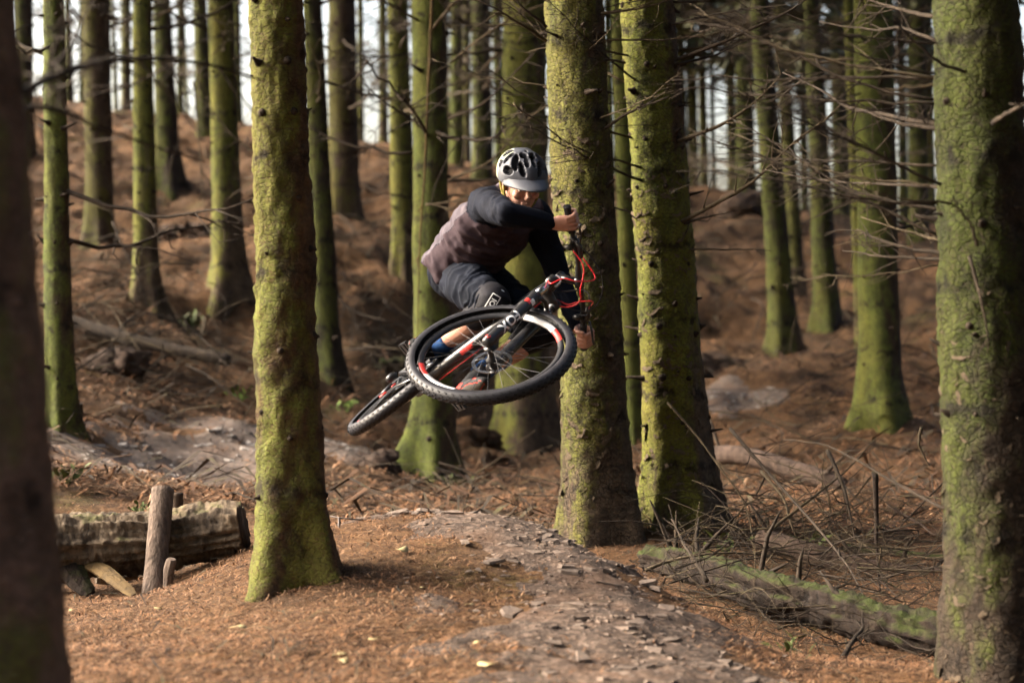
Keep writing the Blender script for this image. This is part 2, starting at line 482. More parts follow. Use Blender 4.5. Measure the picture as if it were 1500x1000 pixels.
# ------------------------------------------------------------------ trees: where they stand
# base px, base py, px at the photo's top edge, depth, width px low, width px at top edge, bark, look, label
TREES = [
 dict(k='edge',   b=(2, 1310), t=-88, d=3.6, w=(232, 214), m='bark_edge', label='out-of-focus brown trunk cut by the left edge of the picture', br=4, seg=64),
 dict(k='lip',    b=(431, 866), t=404, d=6.8, w=(100, 79), m='bark_lip', label='moss-covered spruce trunk on the flank of the dirt jump, above the rotting log', br=0, seg=96, fl=.62),
 dict(k='behind', b=(882, 818), t=838, d=9.95, w=(99, 86), m='bark_scaly', label='olive scaly spruce trunk directly behind the handlebar and both hands of the rider', br=0, seg=96, fl=.4),
 dict(k='bright', b=(1000, 790), t=947, d=10.2, w=(93, 78), m='bark_bright', label='bright yellow-green spruce trunk with dark whorl rings, just beyond the handlebar tree', br=0, seg=96, fl=.55),
 dict(k='right',  b=(1466, 1015), t=1427, d=6.0, w=(150, 122), m='bark_right', label='thick deep green spruce trunk at the right edge with dead branches reaching left', br=0, seg=96, fl=.25),
 dict(k='root',   b=(636, 692), t=628, d=14.5, w=(58, 49), m='bark_green', label='green spruce with a mossy root spreading left, behind the rear wheel and the rider', br=7, seg=48, fl=.75),
 dict(k='big',    b=(768, 652), t=768, d=18, w=(76, 62), m='bark_bright', label='big spruce with a wide brown foot seen behind the helmet and front wheel', br=20, seg=48, fl=.75),
 dict(k='shade',  b=(480, 566), t=457, d=17, w=(42, 26), m='bark_dark', label='dark slim trunk half hidden by the mossy tree on the jump', br=6, seg=32, fl=.5),
 dict(k='green_l', b=(88, 640), t=78, d=12.5, w=(43, 30), m='bark_green', label='slender green trunk standing on the bank above the rotting log', br=4, seg=40, fl=.6),
 dict(k='m1', b=(214, 452), t=208, d=18, w=(36, 27), m='bark_bright', label='yellow-green trunk standing just above the fallen log on the hillside', br=6, seg=28, fl=.55),
 dict(k='m2', b=(147, 377), t=140, d=21, w=(39, 40), m='bark_brown', label='brown-footed trunk uphill between the slender bank tree and the fallen log', br=6, seg=28, fl=.5),
 dict(k='m3', b=(335, 424), t=323, d=19.5, w=(46, 36), m='bark_bright', label='mossy trunk beside the green tuft on the hillside', br=6, seg=28, fl=.55),
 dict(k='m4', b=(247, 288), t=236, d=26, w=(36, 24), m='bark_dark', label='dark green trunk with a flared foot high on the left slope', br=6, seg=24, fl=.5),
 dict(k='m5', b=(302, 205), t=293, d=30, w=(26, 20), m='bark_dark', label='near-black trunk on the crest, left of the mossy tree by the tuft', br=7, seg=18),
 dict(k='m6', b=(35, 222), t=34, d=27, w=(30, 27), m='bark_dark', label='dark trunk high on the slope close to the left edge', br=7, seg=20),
 dict(k='m7', b=(504, 337), t=500, d=24, w=(46, 40), m='bark_brown', label='broad brown trunk up the slope between the jump tree and the rider', br=9, seg=28, fl=.4),
 dict(k='m8', b=(593, 414), t=582, d=21, w=(36, 29), m='bark_bright', label='pale green trunk uphill, just left of the root-footed tree', br=9, seg=28, fl=.5),
 dict(k='m9', b=(668, 232), t=669, d=30, w=(20, 16), m='bark_green', label='thin green trunk at the crest just right of the root-footed tree', br=8, seg=16),
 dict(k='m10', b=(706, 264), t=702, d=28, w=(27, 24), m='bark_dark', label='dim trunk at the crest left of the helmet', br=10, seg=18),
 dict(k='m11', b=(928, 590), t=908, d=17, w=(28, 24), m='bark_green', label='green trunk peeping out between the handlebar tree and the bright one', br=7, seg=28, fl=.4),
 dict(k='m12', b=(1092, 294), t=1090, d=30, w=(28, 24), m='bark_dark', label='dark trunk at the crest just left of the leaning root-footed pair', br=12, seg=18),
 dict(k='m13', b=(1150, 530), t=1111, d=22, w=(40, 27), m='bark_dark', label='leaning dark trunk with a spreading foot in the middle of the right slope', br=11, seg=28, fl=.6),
 dict(k='m14', b=(1169, 442), t=1141, d=25, w=(24, 17), m='bark_scaly', label='slim leaning trunk right behind the spreading-footed one', br=11, seg=20),
 dict(k='m15', b=(1212, 487), t=1188, d=23, w=(38, 22), m='bark_dark', label='dark trunk on the right slope between the leaning pair and the broad green tree', br=11, seg=24, fl=.45),
 dict(k='m16', b=(1291, 640), t=1278, d=15.5, w=(60, 57), m='bark_green', label='broad green knotted trunk behind the brushwood, left of the big right-hand tree', br=26, seg=40, fl=.55),
 dict(k='m17', b=(1264, 522), t=1243, d=20, w=(20, 15), m='bark_bright', label='narrow light green trunk showing along the edge of the broad knotted one', br=7, seg=20),
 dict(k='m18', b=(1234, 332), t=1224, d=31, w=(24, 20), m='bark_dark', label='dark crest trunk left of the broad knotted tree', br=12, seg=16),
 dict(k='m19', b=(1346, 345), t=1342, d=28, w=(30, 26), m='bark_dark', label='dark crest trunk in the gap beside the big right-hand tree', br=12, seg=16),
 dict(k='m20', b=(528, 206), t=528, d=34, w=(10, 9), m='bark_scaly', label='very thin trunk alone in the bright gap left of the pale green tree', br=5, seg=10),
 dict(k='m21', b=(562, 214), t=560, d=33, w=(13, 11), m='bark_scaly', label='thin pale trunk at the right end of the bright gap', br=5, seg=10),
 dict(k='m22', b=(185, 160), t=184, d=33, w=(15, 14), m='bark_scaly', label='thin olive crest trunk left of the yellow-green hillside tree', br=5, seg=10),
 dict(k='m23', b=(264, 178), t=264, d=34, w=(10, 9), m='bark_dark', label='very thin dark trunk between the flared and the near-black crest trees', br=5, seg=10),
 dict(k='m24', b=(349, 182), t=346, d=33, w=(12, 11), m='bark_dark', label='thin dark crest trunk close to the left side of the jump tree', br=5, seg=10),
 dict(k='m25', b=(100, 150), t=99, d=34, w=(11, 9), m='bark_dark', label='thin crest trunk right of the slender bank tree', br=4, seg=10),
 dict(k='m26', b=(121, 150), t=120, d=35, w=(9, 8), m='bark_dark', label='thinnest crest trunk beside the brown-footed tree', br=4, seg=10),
 dict(k='m27', b=(684, 250), t=683, d=33, w=(12, 11), m='bark_scaly', label='thin crest trunk in front of the white gap left of the dim trunk', br=8, seg=10),
]
G_FAR = 'thin distant trunks along the crest'
for px, d, w, lab in [
    (733, 34, 15, 'thin far trunk just left of the big spruce, above the helmet'), (748, 36, 10, 'slender far trunk half hidden by the left edge of the big spruce'),
    (896, 34, 12, 'thin far trunk in the slit between the handlebar tree and the bright tree'),
    (1002, 36, 14, 'first thin crest trunk right beside the bright tree'), (1017, 36, 17, 'second pale crest trunk right of the bright tree'), (1033, 37, 13, 'third pale crest trunk right of the bright tree, in the white gap'),
    (1047, 37, 7, 'thinnest crest trunk in the white gap right of the bright tree'), (1074, 35, 15, 'olive crest trunk at the right end of that white gap'),
    (1124, 36, 12, 'thin crest trunk just right of the leaning dark trunk'), (1180, 35, 12, 'thin crest trunk in the gap right of the slim leaning trunk'), (1246, 36, 14, 'thin crest trunk behind the narrow light green one'),
    (1325, 35, 14, 'thin crest trunk just right of the broad knotted tree'), (1366, 36, 12, 'thin crest trunk touching the edge of the big right-hand tree'),
    (657, 36, 9, 'thin far trunk just right of the pole on the root-footed tree'), (612, 36, 9, 'thin far trunk just left of the root-footed tree'), (720, 37, 8, 'thin far trunk between the dim crest trunk and the big spruce'),
    (20, 37, 7, 'very thin far trunk at the left edge beside the blurred near trunk'), (108, 38, 6, 'very thin far trunk just left of the brown-footed tree'), (172, 38, 7, 'very thin far trunk just right of the brown-footed tree'),
    (276, 39, 6, 'hair-thin far trunk just left of the near-black crest trunk'), (456, 37, 8, 'thin far trunk behind the dark slim trunk'), (476, 38, 7, 'thin far trunk just left of the broad brown trunk')]:
    by = np.interp(px, [60, 300, 540, 690, 900, 1050, 1180, 1360], [148, 180, 207, 250, 266, 290, 324, 344]) + 2
    TREES.append(dict(k='far', b=(px, by), t=px - 6, d=d, w=(w, w * .85), m=rnd.choice(['bark_scaly', 'bark_green', 'bark_dark']),
                      label=lab, br=7 if px > 880 else (6 if px > 600 else 3), seg=8, group=G_FAR))

for T in TREES:
    p = P(T['b'][0], T['b'][1], T['d'])
    if T['k'] not in ('far', 'edge'):
        r = T['w'][0] / FPX * T['d'] / 2
        LUMPS.append((p.x, p.y, r * 2.2 + .05, .04))

# ------------------------------------------------------------------ ground sheet
ys = np.concatenate([np.linspace(-4, 4.2, 24), np.linspace(4.25, 12, 330), np.linspace(12.08, 36, 260), np.linspace(36.5, 160, 40)])
sfine = np.linspace(-1, 1, 400)
ext = np.array([1.5, 3, 6, 10, 18, 40.])
rows = []
for y in ys:
    hw = .285 * max(y, 2) + .7
    rows.append(np.stack([np.concatenate([(-hw - ext)[::-1], sfine * hw, hw + ext]), np.full(400 + 12, y)], 1))
G = np.concatenate(rows)
Zg = ground_z(G[:, 0], G[:, 1])
nc, nr = 412, len(ys)
idx = np.arange(nr * nc).reshape(nr, nc)
F4 = np.stack([idx[:-1, :-1], idx[:-1, 1:], idx[1:, 1:], idx[1:, :-1]], -1).reshape(-1, 4)
ground = obj('ground', make_mesh('ground', np.column_stack([G, Zg]), F4, [M['ground']]))
tag(ground, 'orange-brown needle-covered forest floor rising to a crest', 'ground', kind='structure')

# ------------------------------------------------------------------ trails: trodden strips that lie a little proud of the litter
def trail(name, pts, half, step, label, mat='trail'):
    c = np.array([(p.x, p.y) for p in (P(*q) for q in pts)])
    c = smooth_path(np.column_stack([c, np.zeros(len(c))]), 60)[:, :2]
    hw = np.interp(np.linspace(0, 1, 60), np.linspace(0, 1, len(half)), half)
    x0, y0 = (c - hw.max() - .2).min(0); x1, y1 = (c + hw.max() + .2).max(0)
    gx = np.arange(x0, x1, step); gy = np.arange(y0, y1, step)
    X, Y = np.meshgrid(gx, gy); q = np.stack([X.ravel(), Y.ravel()], 1)
    d = np.sqrt(((q[:, None] - c[None]) ** 2).sum(-1))
    j = d.argmin(1)
    m = 1 - d[np.arange(len(q)), j] / hw[j]
    m = m + fbm(np.column_stack([q * 3.1, np.zeros(len(q))]), 3) * .62
    z = ground_z(q[:, 0], q[:, 1]) + np.clip(m * .05, -.03, .011) + fbm(np.column_stack([q * 14, np.zeros(len(q))]), 2) * .005
    ii = np.arange(len(q)).reshape(len(gy), len(gx))
    f = np.stack([ii[:-1, :-1], ii[:-1, 1:], ii[1:, 1:], ii[1:, :-1]], -1).reshape(-1, 4)
    f = f[m[f].max(1) > -.25]
    used = np.unique(f); rm = np.full(len(q), -1); rm[used] = np.arange(len(used))
    o = obj(name, make_mesh(name, np.column_stack([q, z])[used], rm[f], [M[mat]]))
    tag(o, label, 'trail', kind='structure')
    return o, c, hw
tr_front, tc, th = trail('trail', [(560, 768, 8.0), (700, 780, 7.85), (810, 840, 7.1), (900, 920, 6.2), (980, 1000, 5.4), (1050, 1150, 4.3), (1100, 1400, 3.3)], [.12, .26, .36, .42, .46, .5, .5], .02, 'stony trodden line over the dirt jump')
tr_left, tcl, thl = trail('trail', [(170, 720, 11.6), (300, 690, 13), (420, 662, 14.2), (500, 655, 14.5), (570, 655, 14.6)], [.5, .62, .6, .5, .3], .05, 'stony trail curving in behind the rotting log', 'trail_pale')
tr_right, tcr, thr = trail('trail', [(1000, 600, 17.2), (1060, 590, 17.6), (1130, 600, 17.4)], [.4, .5, .2], .06, 'pale stony patch of trail beyond the bright green tree', 'trail_pale')

def chip_mesh(seed, flat=.13):
    r = np.random.RandomState(seed)
    n = r.randint(6, 9)
    a = np.sort(r.uniform(0, 2 * math.pi, n)); rad = r.uniform(.65, 1.1, n); asp = r.uniform(.5, .95)
    top = np.stack([np.cos(a) * rad * .86, np.sin(a) * rad * asp * .86, flat * (.8 + .4 * r.rand(n))], 1)
    bot = np.stack([np.cos(a) * rad, np.sin(a) * rad * asp, np.full(n, -.10)], 1)
    v = np.vstack([top, bot, [[0, 0, flat * 1.05]]])
    f = [(i, (i + 1) % n, 2 * n) for i in range(n)] + [(n + i, n + (i + 1) % n, (i + 1) % n, i) for i in range(n)]
    return v, f
CH = [chip_mesh(s) for s in range(9)]
chips = [make_mesh('stone', v, f, [M['stone']], smooth=False) for v, f in CH]
chips_p = [make_mesh('stone', v, f, [M['stone_pale']], smooth=False) for v, f in CH]
def scatter_stones(tr, c, hw, n, smin, smax, meshes, seed, spread=.85, ymin=0.):
    r = np.random.RandomState(seed); k = 0
    keep = [i for i in range(len(c)) if c[i][1] > ymin]
    while k < n:
        i = r.choice(keep); o_ = math.sqrt(r.rand()) * hw[i] * spread; a = r.uniform(0, 6.28)
        x = c[i][0] + math.cos(a) * o_ + r.uniform(-.06, .06); y = c[i][1] + math.sin(a) * o_ * .8 + r.uniform(-.08, .08)
        s = smin + (smax - smin) * r.rand() ** 1.9
        b = obj('stone', meshes[r.randint(9)], tr, (x, y, gz(x, y) + .010), (r.uniform(-.22, .22), r.uniform(-.22, .22), r.uniform(0, 6.28)), (s, s, s * r.uniform(.6, 1.2)))
        k += 1
scatter_stones(tr_front, tc, th, 298, .018, .058, chips, 5, 1.0, 4.9)
scatter_stones(tr_left, tcl, thl, 230, .02, .07, chips_p, 6)
scatter_stones(tr_right, tcr, thr, 60, .025, .06, chips_p, 8)

def grit(tr, c, hw, n, smin, smax, seed, spread=1.2):
    r = np.random.RandomState(seed)
    i = r.randint(0, len(c), n); o_ = r.normal(0, .45, n) * hw[i] * spread; a = r.uniform(0, 6.28, n)
    x = c[i, 0] + np.cos(a) * o_ + r.uniform(-.08, .08, n); y = c[i, 1] + np.sin(a) * o_ + r.uniform(-.1, .1, n)
    z = ground_z(x, y) + .012
    mb_v, mb_f, base = [], [], 0
    for k in range(n):
        v, f = CH[r.randint(9)]
        s = r.uniform(smin, smax); t = r.uniform(0, 6.28)
        R = np.array([[math.cos(t), -math.sin(t), 0], [math.sin(t), math.cos(t), 0], [0, 0, 1]])
        mb_v.append((v * s) @ R.T + (x[k], y[k], z[k])); mb_f += [tuple(q + base for q in p) for p in f]; base += len(v)
    o = obj('gravel', make_mesh('gravel', np.concatenate(mb_v), mb_f, [M['stone']], smooth=False), tr)
    tag(o, kind='stuff')
grit(tr_front, tc, th, 1500, .004, .015, 9, 1.5)
grit(tr_left, tcl, thl, 500, .01, .025, 10, 1.0)

# ------------------------------------------------------------------ fallen needles and twig scraps
def slivers(name, n, ylo, yhi, lmin, lmax, w, mats, seed, lift, label, tilt=.25):
    r = np.random.RandomState(seed)
    y = ylo * (yhi / ylo) ** r.rand(n); x = r.uniform(-1, 1, n) * (.275 * y + .15)
    z = ground_z(x, y) + lift
    # drop most of those on the trodden stones
    a = r.uniform(0, math.pi * 2, n); L = r.uniform(lmin, lmax, n) * (1 + .0 * y); tl = r.normal(0, tilt, n)
    d = np.stack([np.cos(a) * np.cos(tl), np.sin(a) * np.cos(tl), np.sin(tl)], 1) * L[:, None] * .5
    s = np.stack([-np.sin(a), np.cos(a), np.zeros(n)], 1) * w * .5 * r.uniform(.6, 1.5, n)[:, None]
    c = np.stack([x, y, z + np.abs(d[:, 2]) * .6], 1)
    bend = np.stack([np.zeros(n), np.zeros(n), r.uniform(0, .15, n) * L], 1) + s * r.normal(0, 4, n)[:, None]
    V = np.stack([c - d, c + bend + s, c + d, c + bend - s], 1).reshape(-1, 3)
    f = np.arange(n * 4).reshape(n, 4)
    TCA = np.vstack([tc[::2], tcl[::3], tcr[::4]]); THA = np.concatenate([th[::2], thl[::3], thr[::4]])
    dm = np.sqrt(((np.stack([x, y], 1)[:, None] - TCA[None]) ** 2).sum(-1)) / THA[None]
    ok = (dm.min(1) > .85 + .3 * fbm(np.stack([x * 4, y * 4, y * 0], 1), 2)) | (r.rand(n) < .13)
    f = f[ok]
    used = f.ravel(); V = V[used]; f = np.arange(len(used)).reshape(-1, 4)
    o = obj(name, make_mesh(name, V, f, mats, r.randint(0, len(mats), len(f)), smooth=False))
    return tag(o, label, name.replace('_', ' '), kind='stuff')
NEED = [plain('needle_orange', (.215, .108, .052), .8, .2), plain('needle_tan', (.26, .158, .092), .8, .2), plain('needle_brown', (.075, .038, .02), .85, .2), plain('needle_rust', (.165, .078, .034), .85, .2), plain('needle_dark', (.03, .016, .01), .9, .2)]
slivers('needle_litter', 130000, 4.7, 11, .018, .055, .0032, NEED, 21, .004, 'loose orange spruce needles covering the dirt jump')
slivers('needle_litter', 60000, 10, 31, .06, .20, .011, NEED, 22, .008, 'loose brown needles and scraps over the hillside', .2)
slivers('twig_litter', 700, 4.8, 12, .08, .28, .007, [M['deadwood'], M['deadwood_pale']], 23, .012, 'small dry twigs lying on the needles', .12)
slivers('twig_litter', 2600, 10, 30, .3, 1.1, .022, [M['deadwood'], M['deadwood_pale'], NEED[2]], 24, .02, 'dry twigs lying over the hillside', .10)

# ------------------------------------------------------------------ dead branches
def branch_mesh(seed, twigs=9, mat=0, dense=False):
    """unit branch along +x, gently curved, with side twigs; length 1, base radius .02"""
    r = np.random.RandomState(seed)
    n = 12
    t = np.linspace(0, 1, n)
    y = np.cumsum(r.normal(0, .016, n)); z = np.cumsum(r.normal(0, .014, n)) + r.uniform(-.25, .15) * t + r.uniform(-.05, .3) * t ** 2
    y -= y[0]; z -= z[0]
    pts = np.stack([t, y, z], 1)
    mb = MB(); mb.tube(pts, .0095 * (1 - t * .85) + .001, 6)
    for k in range(twigs):
        u = r.uniform(.22, .97); i = min(int(u * (n - 1)), n - 2); p = pts[i] + (pts[i + 1] - pts[i]) * (u * (n - 1) - i)
        s = r.choice([-1, 1]); L = r.uniform(.1, .36) * (1.15 - u * .6)
        dr = np.array([r.uniform(.35, .9), s * r.uniform(.4, 1.), r.uniform(-.5, .35)]); dr /= np.linalg.norm(dr)
        q = np.array([p, p + dr * L * .5 + r.normal(0, .02, 3), p + dr * L + np.array([.03, 0, -.03])])
        mb.tube(q, [.0042, .003, .001], 4, cap=False)
        if dense or r.rand() < .5:
            for e in range(3 if dense else 1):
                b = q[1] + (q[2] - q[1]) * r.uniform(0, .8); dd = dr + r.normal(0, .6, 3); dd /= np.linalg.norm(dd)
                mb.tube([b, b + dd * L * .45], [.0022, .0007], 3, cap=False)
    return mb
BR = [branch_mesh(100 + i, 9 + (i % 4) * 3) for i in range(10)]
BRM = [make_mesh('branch', np.concatenate(b.v), b.f, [M['deadwood' if i % 3 else 'deadwood_pale']]) for i, b in enumerate(BR)]
BRD = [branch_mesh(200 + i, 22, dense=True) for i in range(6)]
BRDM = [make_mesh('branch', np.concatenate(b.v), b.f, [M['twig_brown']]) for b in BRD]

def crown_mesh(seed, h0, h1, green=.5, rad=1.7, whorl=.42):
    """spruce crown: whorls of drooping boughs carrying sprays of twigs and needles"""
    r = np.random.RandomState(seed); V, Fq, MI, b = [], [], [], 0
    z = h0
    while z < h1:
        top = (z - h0) / (h1 - h0)
        R = rad * (1 - .75 * top) * r.uniform(.75, 1.1)
        for k in range(r.randint(5, 8)):
            a = r.uniform(0, 6.28); d = np.array([math.cos(a), math.sin(a), r.uniform(-.25, .1)])
            n = int(40 * R)
            t = r.uniform(.12, 1, n)
            base = np.array([0, 0, z]) + d * (t * R)[:, None] + np.array([0, 0, -.12]) * (t ** 2 * R)[:, None]
            sd = np.stack([-np.sin(a) * np.ones(n), np.cos(a) * np.ones(n), np.zeros(n)], 1) * r.choice([-1, 1], n)[:, None]
            tw = sd * .8 + d * .7 + r.normal(0, .25, (n, 3)); tw[:, 2] -= .3
            tw /= np.linalg.norm(tw, axis=1)[:, None]
            L = r.uniform(.15, .42, n) * (1.1 - .4 * t)
            live = r.rand(n) < green * (.4 + t * .8)
            w = np.where(live, r.uniform(.03, .07, n), .007)
            up = np.cross(tw, r.normal(0, 1, (n, 3))); up /= np.linalg.norm(up, axis=1)[:, None]
            q = np.stack([base, base + tw * (L * .5)[:, None] + up * w[:, None], base + tw * L[:, None], base + tw * (L * .5)[:, None] - up * w[:, None]], 1)
            V.append(q.reshape(-1, 3)); Fq.append(np.arange(n * 4).reshape(n, 4) + b); b += n * 4; MI.append(np.where(live, 0, 1))
            tv, tf = tube([(0, 0, z), np.array([0, 0, z]) + d * R * .55 + (0, 0, -.035 * R), np.array([0, 0, z]) + d * R + (0, 0, -.12 * R)], [.014, .009, .003], 4, False)
            V.append(tv); Fq.append(np.array(tf) + b); b += len(tv); MI.append(np.ones(len(tf), int))
        z += whorl * r.uniform(.7, 1.3)
    return make_mesh('crown', np.concatenate(V), np.concatenate(Fq), [M['needle_green'], M['twig_brown']], np.concatenate(MI), smooth=False)
CROWN_HI = [crown_mesh(300 + i, 5.2, 12.5, .85, 2.1) for i in range(2)]
CROWN_LO = [crown_mesh(310 + i, 3.3, 11.5, .4, 1.5, .42) for i in range(3)]

def flake_mesh(seed):
    r = np.random.RandomState(seed); nu, nv = 6, 5
    v = []
    for j in range(nv):
        for i in range(nu):
            u = i / (nu - 1) * 2 - 1; w = j / (nv - 1)
            half = (1 - .75 * w ** 2.2) * (1 + .15 * r.normal())
            lift = .04 + .24 * w ** 2.0 + .10 * abs(u) ** 2 * w + r.normal(0, .02)
            v.append((u * half, lift, -w * 1.15 + .12 * r.normal() * (j > 0)))
    f = [(j * nu + i, j * nu + i + 1, (j + 1) * nu + i + 1, (j + 1) * nu + i) for j in range(nv - 1) for i in range(nu - 1)]
    v = np.array(v); n = len(v)
    v2 = v.copy(); v2[:, 1] -= .10
    f2 = [tuple(q + n for q in reversed(p)) for p in f]
    rim = [i for i in range(nu)] + [j * nu + nu - 1 for j in range(1, nv)] + [(nv - 1) * nu + i for i in range(nu - 2, -1, -1)] + [j * nu for j in range(nv - 2, 0, -1)]
    side = [(rim[k], rim[k] + n, rim[(k + 1) % len(rim)] + n, rim[(k + 1) % len(rim)]) for k in range(len(rim))]
    return np.vstack([v, v2]), f + f2 + side
FLK = [make_mesh('bark_scale', *flake_mesh(400 + i), [M['flake']], smooth=True) for i in range(6)]

class Trunk:
    def __init__(s, T, seed):
        s.T = T; d = T['d']; s.r = np.random.RandomState(seed)
        b = P(T['b'][0], T['b'][1], d); top = P(T['t'], 0, d)
        s.d = d; s.x, s.y = b.x, b.y
        s.z0 = gz(b.x, b.y)
        s.ax = Vector(((top.x - b.x) / (top.z - b.z), 0, 1.0))
        s.zt = top.z - s.z0
        s.r0 = T['w'][0] / 2 / FPX * d; s.r1 = T['w'][1] / 2 / FPX * d
        s.fl = T.get('fl', .25); s.ph = s.r.uniform(0, 6.28, 4); s.roots = T.get('roots', s.r.randint(4, 7))
        s.amp = {True: .0075, False: .006}[d < 11]
        s.key = seed * 3.7
        s.H = 13.0
    def rad(s, h):
        h = np.asarray(h, float)
        r = s.r0 + (s.r1 - s.r0) * np.clip(h, 0, None) / max(s.zt, .5)
        return np.maximum(r, s.r1 * (1 - .8 * np.clip((h - s.zt) / (s.H - s.zt), 0, 1)) * .98)
    def surf(s, th, h):
        th = np.asarray(th, float); h = np.asarray(h, float)
        r = s.rad(h)
        e = np.exp(-np.clip(h, -.2, None) / (.17 + s.r0 * .6))
        lobe = .5 + .5 * np.cos(s.roots * th + s.ph[0] + .7 * np.sin(th + s.ph[1]))
        r = r * (1 + s.fl * e * (.35 + .95 * lobe ** 1.5))
        if s.T['k'] == 'root':      # one long mossy root to the left
            g = np.exp(-((np.angle(np.exp(1j * (th - math.pi * 1.02)))) / .42) ** 2)
            r = r + g * .44 * np.exp(-np.clip(h, 0, None) / .17)
        p = np.stack([np.cos(th) * s.r0, np.sin(th) * s.r0, h], -1)
        sh = p.shape[:-1]; p = p.reshape(-1, 3)
        fine = fbm(p * np.array([22, 22, 75]) + s.key, 3).reshape(sh) * (.0045 if s.T['k'] == 'lip' else .0025 if s.T['seg'] >= 90 else 0.)
        nz = fine + fbm(p * np.array([5, 5, 3.2]) + s.key, 3).reshape(sh) * .007 * (s.r0 / .14) + fbm(p * np.array([26, 26, 30]) + s.key, 3).reshape(sh) * s.amp * .75
        r = r + nz
        return np.stack([s.x + s.ax.x * h + np.cos(th) * r, s.y + np.sin(th) * r, s.z0 + h], -1)
    def build(s):
        T = s.T; d = s.d; seg = T['seg']
        zt = s.zt + .25
        dz = .02 if seg >= 90 else (.05 if seg >= 40 else (.12 if seg >= 20 else .3))
        hs = np.concatenate([np.arange(-.35, zt, dz), np.linspace(zt, s.H, 12)])
        th = np.linspace(0, 2 * math.pi, seg, endpoint=False)
        TH, HH = np.meshgrid(th, hs)
        v = s.surf(TH, HH).reshape(-1, 3)
        root = thing('spruce_tree', T['label'], 'tree', (s.x, s.y, s.z0), T.get('group'))
        v = v - np.array([s.x, s.y, s.z0])
        n = len(hs); ii = np.arange(n * seg).reshape(n, seg); jj = np.roll(ii, -1, 1)
        f = np.stack([ii[:-1], jj[:-1], jj[1:], ii[1:]], -1).reshape(-1, 4)
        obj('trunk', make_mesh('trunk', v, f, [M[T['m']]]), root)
        s.root = root
        return root
    def local(s, p): return Vector(tuple(p)) - Vector((s.x, s.y, s.z0))
    def at(s, th, h):
        p = s.surf(np.array([th]), np.array([h]))[0]
        return p, np.array([math.cos(th), math.sin(th), 0.])
    def add_branch(s, th, h, L, elev, meshes, roll=0., thick=1.):
        p, n = s.at(th, h)
        p = p - n * .012
        X = Vector((n[0] * math.cos(elev), n[1] * math.cos(elev), math.sin(elev))).normalized()
        Y = Vector((-n[1], n[0], 0)); Z = X.cross(Y)
        Mx = Matrix((X, Y, Z)).transposed().to_4x4() @ Matrix.Rotation(roll, 4, 'X')
        o = obj('branch', meshes[s.r.randint(len(meshes))], s.root)
        q = s.local(p)
        o.matrix_local = Matrix.Translation(q) @ Mx @ Matrix.Diagonal((L, L * thick, L * thick, 1))
        return o
    def stubs(s, hlo, hhi, gap, per, ln, rad, named=True):
        """dark collars and snapped stubs in rings"""
        mb = MB(); h = hlo
        while h < hhi:
            m = max(1, int(round(s.r.normal(per, 1)))); a0 = s.r.uniform(0, 6.28)
            for k in range(m):
                th = a0 + k * 6.28 / m + s.r.normal(0, .25); hh = h + s.r.normal(0, .025)
                p, nn = s.at(th, hh)
                L = ln * s.r.uniform(.15, 1.0) + (ln * s.r.uniform(.3, 2.) if s.r.rand() < .15 else 0); rr = rad * s.r.uniform(.35, 1.15)
                dr = nn + np.array([s.r.normal(0, .2), s.r.normal(0, .2), s.r.uniform(-.2, .5)])
                q = [p - nn * rr * .8, p + nn * rr * .25, p + dr * L * .45, p + dr * L]
                mb.tube(q, [rr * 1.7, rr * 1.25, rr * .72, rr * .5], 7)
            h += gap * s.r.uniform(.6, 1.4)
        if mb.n:
            mb.xform(Matrix.Translation((-s.x, -s.y, -s.z0)))
            o = mb.build('branch_stubs', M['knot'], s.root); tag(o, kind='stuff')
    def scales(s, n, hlo, hhi, smin, smax, bias=0.):
        for k in range(n):
            # the camera side and the two flanks
            th = s.r.uniform(math.pi * .95, math.pi * 2.05); h = hlo + (hhi - hlo) * s.r.rand() ** (1 + bias)
            p, nn = s.at(th, h); sz = smin + (smax - smin) * s.r.rand() ** 1.6
            o = obj('bark_scale', FLK[s.r.randint(6)], s.root, s.local(p - nn * sz * .12), (s.r.normal(0, .12), s.r.normal(0, .55), th - math.pi / 2), (sz * s.r.uniform(.8, 1.35), sz * .6, sz * s.r.uniform(.5, .85)))

def custom_branch(tr, pts, r0, mat='deadwood', twigs=6, seed=1, tl=.25, named='branch'):
    """a branch of this tree through places seen in the photograph (px, py, depth)"""
    r = np.random.RandomState(seed)
    q = smooth_path([P(*p) for p in pts], 16)
    q[1:] += np.cumsum(r.normal(0, .0018, (15, 3)), 0)
    mb = MB(); t = np.linspace(0, 1, 16)
    mb.tube(q, r0 * .8 * (1 - .85 * t) + .001, 7)
    L = np.linalg.norm(q[-1] - q[0])
    for k in range(int(twigs * 1.8)):
        u = r.uniform(.15, .97); i = int(u * 15); p = q[i]; d0 = q[min(i + 1, 15)] - q[max(i - 1, 0)]; d0 /= np.linalg.norm(d0)
        dr = d0 * r.uniform(.5, 1.) + r.normal(0, .55, 3); dr /= np.linalg.norm(dr); l = tl * r.uniform(.4, 1.2)
        w = np.array([p, p + dr * l * .5 + r.normal(0, .012, 3), p + dr * l + (0, 0, r.uniform(-.03, .05))])
        mb.tube(w, [r0 * .32, r0 * .22, .0009], 5, cap=False)
        if r.rand() < .5: mb.tube([w[1], w[1] + (dr + r.normal(0, .5, 3)) * l * .35], [r0 * .22, .001], 4, cap=False)
    if tr is None: return mb
    mb.xform(Matrix.Translation((-tr.x, -tr.y, -tr.z0)))
    return mb.build(named, M[mat], tr.root)

